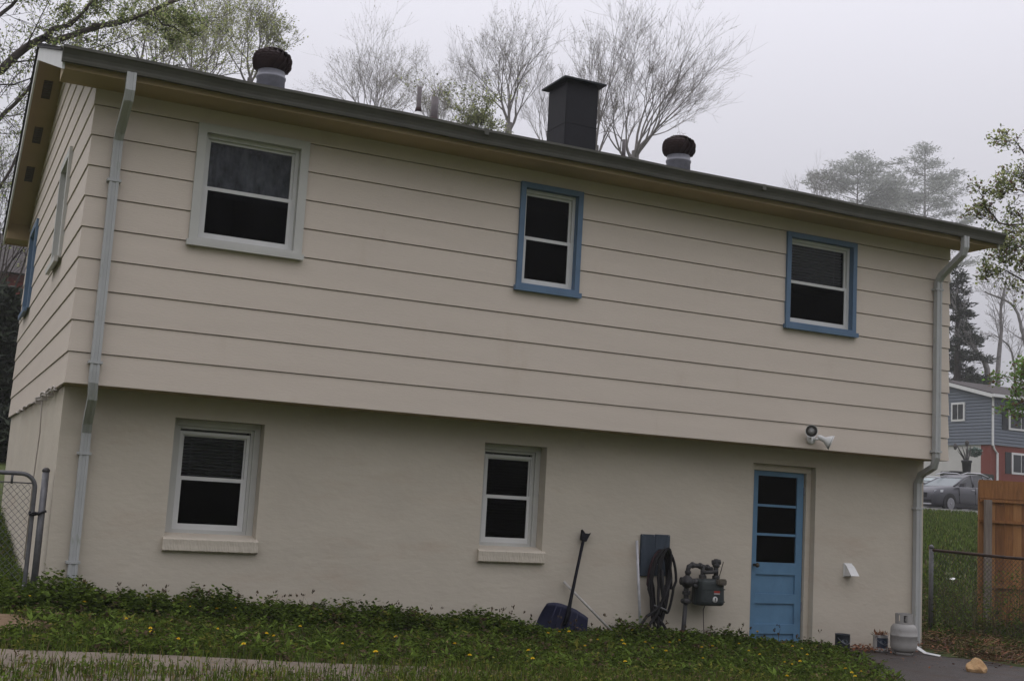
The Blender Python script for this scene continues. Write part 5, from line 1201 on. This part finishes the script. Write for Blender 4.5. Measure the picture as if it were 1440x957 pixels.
b = basexy(1205, 300, d); conifer('pine_tree', 'foggy pine with flat topped crown left of the taller pine', b, G(*b), topz(1205, 218, d), topz(1205, 345, d), 11.0, 46, 26, 26, .75, [NEED, NEED2], 81, 'pines in the fog', .22, .30, .15, .45, .6)
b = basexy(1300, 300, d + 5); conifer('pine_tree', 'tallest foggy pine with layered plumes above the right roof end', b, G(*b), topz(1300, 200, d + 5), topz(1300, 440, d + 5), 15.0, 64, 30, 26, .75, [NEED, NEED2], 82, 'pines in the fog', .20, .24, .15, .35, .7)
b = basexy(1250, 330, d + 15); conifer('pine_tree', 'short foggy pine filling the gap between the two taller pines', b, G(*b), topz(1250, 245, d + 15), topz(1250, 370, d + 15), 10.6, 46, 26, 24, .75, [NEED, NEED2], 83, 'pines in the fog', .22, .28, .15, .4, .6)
d = 84
b = basexy(1345, 530, d); conifer('hemlock_tree', 'dark conifer behind the grey house beside the right wall corner', b, G(*b), topz(1345, 372, d), topz(1345, 600, d), 2.3, 90, 22, 14, .32, [DARKN, DARKN2], 84, None, .5, -.15, .0, .1, .4)
d = 30
b = basexy(-8, 600, d); conifer('evergreen_shrub', 'dark evergreen beside the gable wall at the left edge', b, G(*b) - .1, topz(0, 425, d), G(*b), 1.0, 110, 26, 8, .30, [DARKN, DARKN2], 85, 'evergreens at the left edge', .7, .2, 0, .1, .12)
b = basexy(-38, 600, d + 2); conifer('evergreen_shrub', 'dark evergreen farther left behind the chain link gate', b, G(*b) - .1, topz(-20, 405, d + 2), G(*b), 1.2, 110, 26, 8, .30, [DARKN, DARKN2], 86, 'evergreens at the left edge', .7, .2, 0, .1, .12)
b = basexy(8, 700, d - 3); conifer('evergreen_shrub', 'low dark bush at the foot of the left edge evergreens', b, G(*b) - .1, topz(4, 600, d - 3), G(*b), .9, 90, 26, 8, .28, [DARKN, DARKN2], 87, 'evergreens at the left edge', .8, .2, 0, .2, .08)

# ------------------------------------------------------------------ grass, weeds, litter, dandelions
GA = leafmat('grass_deep', (0.0464, 0.0697, 0.0134), .35); GB = leafmat('grass_mid', (0.0860, 0.1223, 0.0213), .35); GC = leafmat('grass_yellowish', (0.1394, 0.1410, 0.0299), .35)
GD = leafmat('nettle_purple', (0.0945, 0.0688, 0.042), .3); GE = leafmat('grass_dry', (.20, .155, .08), .3); GF = leafmat('weed_bright', (0.1134, 0.1662, 0.0324), .35)
def nz(x, y, s=1.0):
    return .5 + .25 * (np.sin(x * 2.1 * s + 1.3) * np.cos(y * 2.7 * s - .4) + np.sin(x * 4.7 * s - y * 3.1 * s) * .6 + np.cos(x * 9.3 * s + y * 7.7 * s) * .4)
def blades(x, y, h, wd, z0=0.0):
    n = len(x); th = RNG.uniform(0, 6.283, n); bend = RNG.uniform(.1, .75, n)
    z = gz(x, y) - .01 + z0; dx, dy = np.cos(th), np.sin(th); ax, ay = -dy * wd / 2, dx * wd / 2
    b0 = np.stack([x - ax, y - ay, z], 1); b1 = np.stack([x + ax, y + ay, z], 1)
    mx_, my_ = x + dx * h * bend * .35, y + dy * h * bend * .35; m0 = np.stack([mx_ - ax * .75, my_ - ay * .75, z + h * .6], 1); m1 = np.stack([mx_ + ax * .75, my_ + ay * .75, z + h * .6], 1)
    tp = np.stack([x + dx * h * bend, y + dy * h * bend, z + h * (1 - .25 * bend)], 1)
    V = np.stack([b0, b1, m1, m0, tp], 1).reshape(-1, 3); b = np.arange(n)[:, None] * 5
    return V, b + np.array([[0, 1, 2, 3]]), b + np.array([[3, 2, 4]])
def weed_leaves(x, y, h, nl, sz, roundness=.36):
    n = len(x); X = np.repeat(x, nl); Y_ = np.repeat(y, nl); Hh = np.repeat(h, nl); N = len(X)
    f = RNG.uniform(.15, 1.0, N); th = RNG.uniform(0, 6.283, N); el = RNG.uniform(-.25, .75, N) * 1.0
    off = RNG.uniform(.0, .03, N)
    P = np.stack([X + np.cos(th) * off, Y_ + np.sin(th) * off, gz(X, Y_) + Hh * f], 1)
    U = np.stack([np.cos(th) * np.cos(el), np.sin(th) * np.cos(el), np.sin(el)], 1); W_ = np.stack([-np.sin(th), np.cos(th), RNG.uniform(-.4, .4, N)], 1); W_ /= np.linalg.norm(W_, axis=1)[:, None]
    s_ = np.broadcast_to(sz, (n,)).repeat(nl) * RNG.uniform(.6, 1.35, N) * (1.15 - .45 * f)
    V, F = quads(P, U * s_[:, None], W_ * (s_ * roundness)[:, None]); return V, F
def stuff(name, pieces, mats, label):
    Vs = []; groups = []; o = 0
    for V, fl_ in pieces:
        for F, mi in fl_: groups.append((F + o, mi))
        Vs.append(V); o += len(V)
    ob = np_mesh(name, np.concatenate(Vs), groups, mats); ob['kind'] = 'stuff'
    if label: ob['label'] = label
    return ob
def pts_in(n, x0, x1, y0, y1, keep=None):
    x = RNG.uniform(x0, x1, n); y = RNG.uniform(y0, y1, n)
    if keep is not None: k = keep(x, y); x, y = x[k], y[k]
    return x, y
edge_r = lambda y: np.interp(y, [-5, -3.2, -2.2, -1.4, -0.7, 0.0, 0.4], [6.4, 7.1, 7.75, 8.3, 8.75, 9.0, 8.95])
front = lambda x: -3.0 + .05 * np.sin(x * 3) + .04 * np.sin(x * 7.3)
bed = lambda x, y: ((x > -.2 + .12 * np.sin(y * 8)) | (y > -.75) | (y < -1.95) | (x < -.95)) & (x < edge_r(y) + RNG.normal(0, .05, len(x))) & (y > front(x)) & (y < .36) & ((x > .02) | (y < .36))
MATG = [GA, GB, GC, GD, GE, GF]
pcs = []
def mixw(x, y, probs):
    q = RNG.random(len(x)); c = np.cumsum(probs); return np.searchsorted(c, q * c[-1])
# grass blades in the bed
x, y = pts_in(60000, -1.8, 9.2, -3.05, .36, bed); h = (.04 + .06 * RNG.random(len(x))) * (.7 + .6 * nz(x, y)); V, F4, F3 = blades(x, y, h, .007); mi = mixw(x, y, [3, 4, 1.3, .7, .5, .8]); pcs.append((V, [(F4, mi), (F3, mi)]))
# low broad weeds everywhere
x, y = pts_in(6500, -1.8, 9.2, -3.05, .36, bed); k = RNG.random(len(x)) < .35 + .65 * nz(x, y, .7); x, y = x[k], y[k]
h = .05 + .09 * RNG.random(len(x)) * (.4 + nz(x, y)); V, F = weed_leaves(x, y, h, 10, .042, .40); mi = np.repeat(mixw(x, y, [4, 3.2, .5, 1.5, .1, .9]), 10); pcs.append((V, [(F, mi)]))
# taller plants along the foot of the wall, in clumps
x, y = pts_in(6800, -.4, 9.0, -.60, .35, bed); k = RNG.random(len(x)) < (.25 + .75 * nz(x * 1.3, y * 0 + 2)) * np.clip((y + .75) / .8, .1, 1); x, y = x[k], y[k]
hh = (.10 + .17 * RNG.random(len(x)) ** 1.5 * (.25 + 1.25 * nz(x * 2, x * 0) ** 1.5)) * np.interp(x, [0, 1.5, 4.6, 4.95, 5.85, 6.1, 7, 7.9, 9], [1.15, 1.05, .95, .42, .45, .9, .85, .55, .45]); V, F = weed_leaves(x, y, hh, 14, .056, .40); mi = np.repeat(mixw(x, y, [4, 4, .4, .25, 0, 1.6]), 14); pcs.append((V, [(F, mi)]))
# dandelion leaf rosettes and upright seed stalks
x, y = pts_in(420, -.3, 8.9, -2.9, .32, bed); h = .06 + .05 * RNG.random(len(x)); V, F = weed_leaves(x, y, h, 9, .11, .14); mi = np.repeat(mixw(x, y, [1, 2, .5, 0, 0, 3]), 9); pcs.append((V, [(F, mi)]))
x, y = pts_in(70, .2, 8.8, -.4, .33, bed); h = .16 + .16 * RNG.random(len(x)); V, F4, F3 = blades(x, y, h, .008); pcs.append((V, [(F4, 3), (F3, 3)]))
P = np.stack([x, y, gz(x, y) + h * .85], 1); P = np.repeat(P, 6, 0) + RNG.normal(0, .008, (len(x) * 6, 3)); th = RNG.uniform(0, 6.28, len(P)); V, F = quads(P, np.stack([np.cos(th) * .012, np.sin(th) * .012, np.full(len(P), .028)], 1), np.stack([-np.sin(th) * .008, np.cos(th) * .008, 0 * th], 1)); pcs.append((V, [(F, 3)]))
stuff('weeds', pcs, MATG, 'green weeds and grass along the foot of the cream wall')
# near verge and the grass breaking the edge of the old walk
pcs = []
kp = lambda x, y: (RNG.random(len(x)) < np.clip(sm(-3.45, -3.85, y) * np.clip(nz(x * 1.2, y * 1.2) * 1.5 * np.interp(x, [0, 1.6, 2.8], [.35, .7, 1.4]), 0, 1) + .06 + np.clip(x - 1.6, 0, 1.6) * .45, 0, 1)) & (x < edge_r(y))
x, y = pts_in(42000, -1.8, 7.8, -4.9, -3.0, kp); h = .03 + .07 * RNG.random(len(x)); V, F4, F3 = blades(x, y, h, .007, .03); mi = mixw(x, y, [3, 4, 1.6, .4, .8, 1.2]); pcs.append((V, [(F4, mi), (F3, mi)]))
x, y = pts_in(4600, -1.8, 7.8, -4.9, -3.0, kp); h = .05 + .07 * RNG.random(len(x)); V, F = weed_leaves(x, y, h, 8, .03); mi = np.repeat(mixw(x, y, [2, 3, 1.5, 2, .6, 1]), 8); pcs.append((V, [(F, mi)]))
stuff('verge_grass', pcs, MATG, 'short weedy grass at the near edge of the walk')
# left side yard behind the gate
pcs = []
x, y = pts_in(26000, -3.2, 0.0, .3, 12); h = .10 + .12 * RNG.random(len(x)); V, F4, F3 = blades(x, y, h, .010); mi = mixw(x, y, [3, 4, 1, .2, .2, 2]); pcs.append((V, [(F4, mi), (F3, mi)]))
x, y = pts_in(5200, -3.0, -.02, .55, 10); h = .10 + .20 * RNG.random(len(x)) * nz(x, y); V, F = weed_leaves(x, y, h, 10, .05); mi = np.repeat(mixw(x, y, [3, 4, .5, .3, 0, 2]), 10); pcs.append((V, [(F, mi)]))
stuff('side_yard_grass', pcs, MATG, 'tall side yard grass behind the chain link gate')
# right yard beyond the corner and the bank up to the street
pcs = []
def wedge(x, y):      # region to the right of the house corner, clear of the patio
    return (x > 10.75 + .12 * np.sin(y * 5)) & ((x > np.interp(y, [-5, -2.2, -1.2, -.5, 0, .4], [11.2, 10.95, 10.65, 10.4, 10.3, 10.3])) | (y > .4))
x, y = pts_in(60000, 10.2, 17, -3, 7.5, wedge); k = RNG.random(len(x)) < (.3 + .7 * nz(x, y)) * np.where(y < 1.3, .6, 1); x, y = x[k], y[k]
h = .06 + .14 * RNG.random(len(x)); V, F4, F3 = blades(x, y, h, .010); near = (y < 1.0); mi = np.where(near & (RNG.random(len(x)) < .3), 4, mixw(x, y, [7, 1.2, .4, 1.2, .7, .1])); pcs.append((V, [(F4, mi), (F3, mi)]))
x, y = pts_in(7000, 10.4, 17, -2, 7.5, wedge); k = RNG.random(len(x)) < nz(x, y); x, y = x[k], y[k]; h = .06 + .2 * RNG.random(len(x)); V, F = weed_leaves(x, y, h, 8, .05); mi = np.repeat(mixw(x, y, [7, 1.2, .2, 1.8, .4, .2]), 8); pcs.append((V, [(F, mi)]))
x, y = pts_in(90000, 14, 38, 6, 25, lambda x, y: np.abs((x + 1) - (y + 11.6) * .93) < 5); h = .07 + .09 * RNG.random(len(x)); V, F4, F3 = blades(x, y, h, .03); mi = np.where(y < 13, mixw(x, y, [6, 1.6, .4, .5, .2, .5]), mixw(x, y, [4, 3, .4, .1, .1, .9])); pcs.append((V, [(F4, mi), (F3, mi)]))
stuff('bank_grass', pcs, MATG, 'grass and weeds on the bank right of the house')
# leggy weeds through the chain link fence
pcs = []
x, y = pts_in(260, 12.3, 15.0, -.6, 3.0); h = .5 + .6 * RNG.random(len(x)); V, F = weed_leaves(x, y, h, 16, .06); mi = np.repeat(mixw(x, y, [2, 3, 1, .4, .3, 1.5]), 16); pcs.append((V, [(F, mi)]))
V, F4, F3 = blades(x, y, h * .95, .010); pcs.append((V, [(F4, 3), (F3, 3)]))
stuff('fence_weeds', pcs, MATG, 'leggy weeds growing along the chain link fence')
# leaf litter
n = 1500
def litter_pts():
    x1 = RNG.normal(9.42, .22, 420); y1 = RNG.uniform(-.10, .3, 420)
    x2 = RNG.uniform(10.15, 12.6, 4200); y2 = RNG.uniform(-1.4, 1.6, 4200); k = RNG.random(4200) < nz(x2 * 1.5, y2 * 1.5) * 1.1; x2, y2 = x2[k], y2[k]
    x3 = RNG.uniform(8.8, 10.6, 70); y3 = RNG.uniform(-1.6, .2, 70)
    x = np.concatenate([x1, x2, x3]); y = np.concatenate([y1, y2, y3]); return np.stack([x, y, gz(x, y) + .035 + RNG.uniform(0, .05, len(x)) * (1 + (x > 10.1))], 1)
LIT3 = mat('dead_leaves_dark', (.06, .028, .018), .9)
o = leaf_scatter('leaf_litter', litter_pts(), .042, [LIT, LIT2, LIT3, LIT], .5, None, .28); o['kind'] = 'stuff'
NS = 1500; x = RNG.uniform(10.2, 12.8, NS); y = RNG.uniform(-1.3, 1.6, NS); th = RNG.uniform(0, 3.14, NS)
V, F = quads(np.stack([x, y, gz(x, y) + .05 + RNG.uniform(0, .06, NS)], 1), np.stack([np.cos(th) * .28, np.sin(th) * .28, RNG.uniform(-.03, .08, NS)], 1), np.stack([-np.sin(th) * .005, np.cos(th) * .005, 0 * th + .003], 1))
o = np_mesh('dry_stems', V, [(F, RNG.integers(0, 3, NS))], [GE, LIT3, LIT]); o['kind'] = 'stuff'

# dandelions: one built, then copied
YEL = mat('dandelion_yellow', (.78, .56, .02), .6); STM = mat('dandelion_stem', (.10, .13, .05), .6)
def dandelion_mesh(h):
    m = MB(); m.tube([(0, 0, -.02), (.006, .003, h * .6), (0, 0, h)], .0028, 5, 1)
    for ring, (n_, r_, up_) in enumerate(((14, .026, .004), (12, .020, .010), (8, .011, .014))):
        for k in range(n_):
            a = 2 * math.pi * (k + .5 * ring) / n_; c, s_ = math.cos(a), math.sin(a); wv = .0042
            m.add([(0, 0, h), (c * r_ * .7 - s_ * wv, s_ * r_ * .7 + c * wv, h + up_), (c * r_, s_ * r_, h + up_ * 1.1), (c * r_ * .7 + s_ * wv, s_ * r_ * .7 - c * wv, h + up_)], [(0, 1, 2, 3)], 0)
    m.lathe([(.003, h - .014), (.008, h - .004), (.006, h + .003)], (0, 0, 0), 7, 1)
    return m
proto = dandelion_mesh(.14).build('dandelion', [YEL, STM])
DL = 'yellow dandelion in flower among the weeds along the wall'
tag(proto, DL, 'flower', 'dandelions in the weed bed')
spots = []
rs = random.Random(5)
for px, py in ((42, 838), (115, 846), (150, 838), (283, 842), (268, 853), (305, 856), (332, 855), (372, 890), (390, 894), (212, 882), (214, 888), (248, 898), (303, 884), (770, 890), (786, 888), (748, 914), (750, 925), (693, 868), (688, 871), (776, 873), (803, 887), (822, 908), (838, 899), (876, 900), (888, 885), (876, 905), (907, 903), (917, 911), (935, 915), (940, 903), (955, 900), (990, 910), (1000, 908), (1040, 905), (1064, 888), (1100, 905), (1117, 908), (1130, 912), (1136, 920), (1118, 934), (1105, 931), (1127, 929), (1198, 945), (1206, 950), (1192, 940), (1215, 944), (1104, 950), (640, 905), (560, 895), (480, 905), (420, 880), (345, 905), (180, 870), (880, 930), (985, 925), (1055, 915), (1070, 920), (660, 921), (530, 916)):
    r_ = (cf + cr * ((px - 720) / 1700.54) - cu * ((py - 478.5) / 1700.54)); z_ = -2.1
    for _ in range(6):
        t_ = (z_ + .12 - CP.z) / r_.z; q = CP + r_ * t_; z_ = G(q.x, min(q.y, .3))
    if q.y > .3:
        t_ = (.28 - CP.y) / r_.y; q = CP + r_ * t_
    spots.append((q.x, q.y, q.z))
for i, (x, y, z) in enumerate(spots):
    o = proto if i == 0 else proto.copy()
    if i: col.objects.link(o)
    zz = G(x, y); hgt = min(.34, max(.10, z - zz)); s_ = hgt / .14
    o.location = (x, y, zz); f_ = rs.uniform(.55, .95); o.scale = (f_, f_, s_); o.rotation_euler = (rs.uniform(-.12, .25), rs.uniform(-.15, .15), rs.uniform(0, 6))

# wooded rise behind the photographer (seen in the window glass, shades the low sky)
n = 26000
x = RNG.uniform(-45, 60, n); q = RNG.random(n) ** 2.0; y = -27 - RNG.uniform(0, 9, n); top = 13 + 3.0 * np.sin(x * .55) * np.cos(x * .23 + 1) + 2.5 * np.sin(x * 1.7); z = -2.2 + q * (top + 2)
o = leaf_scatter('distant_wood', np.stack([x, y, z], 1), .75, [LFD, LFG, DARKN2], 1.2, None, .28); o['kind'] = 'stuff'

# ------------------------------------------------------------------ foggy air
hz = MB(); hz.box(-72, 252, -42, 252, -6, 84)
hzm = bpy.data.materials.new('fog_air'); hzm.use_nodes = True; n_ = hzm.node_tree.nodes; n_.clear()
ho = n_.new('ShaderNodeOutputMaterial'); pv = n_.new('ShaderNodeVolumePrincipled'); pv.inputs['Color'].default_value = (.995, .99, 1, 1); pv.inputs['Density'].default_value = 0.0008; pv.inputs['Anisotropy'].default_value = 0.0
hzm.node_tree.links.new(pv.outputs[0], ho.inputs['Volume'])
tag(hz.build('haze', hzm), kind='stuff')
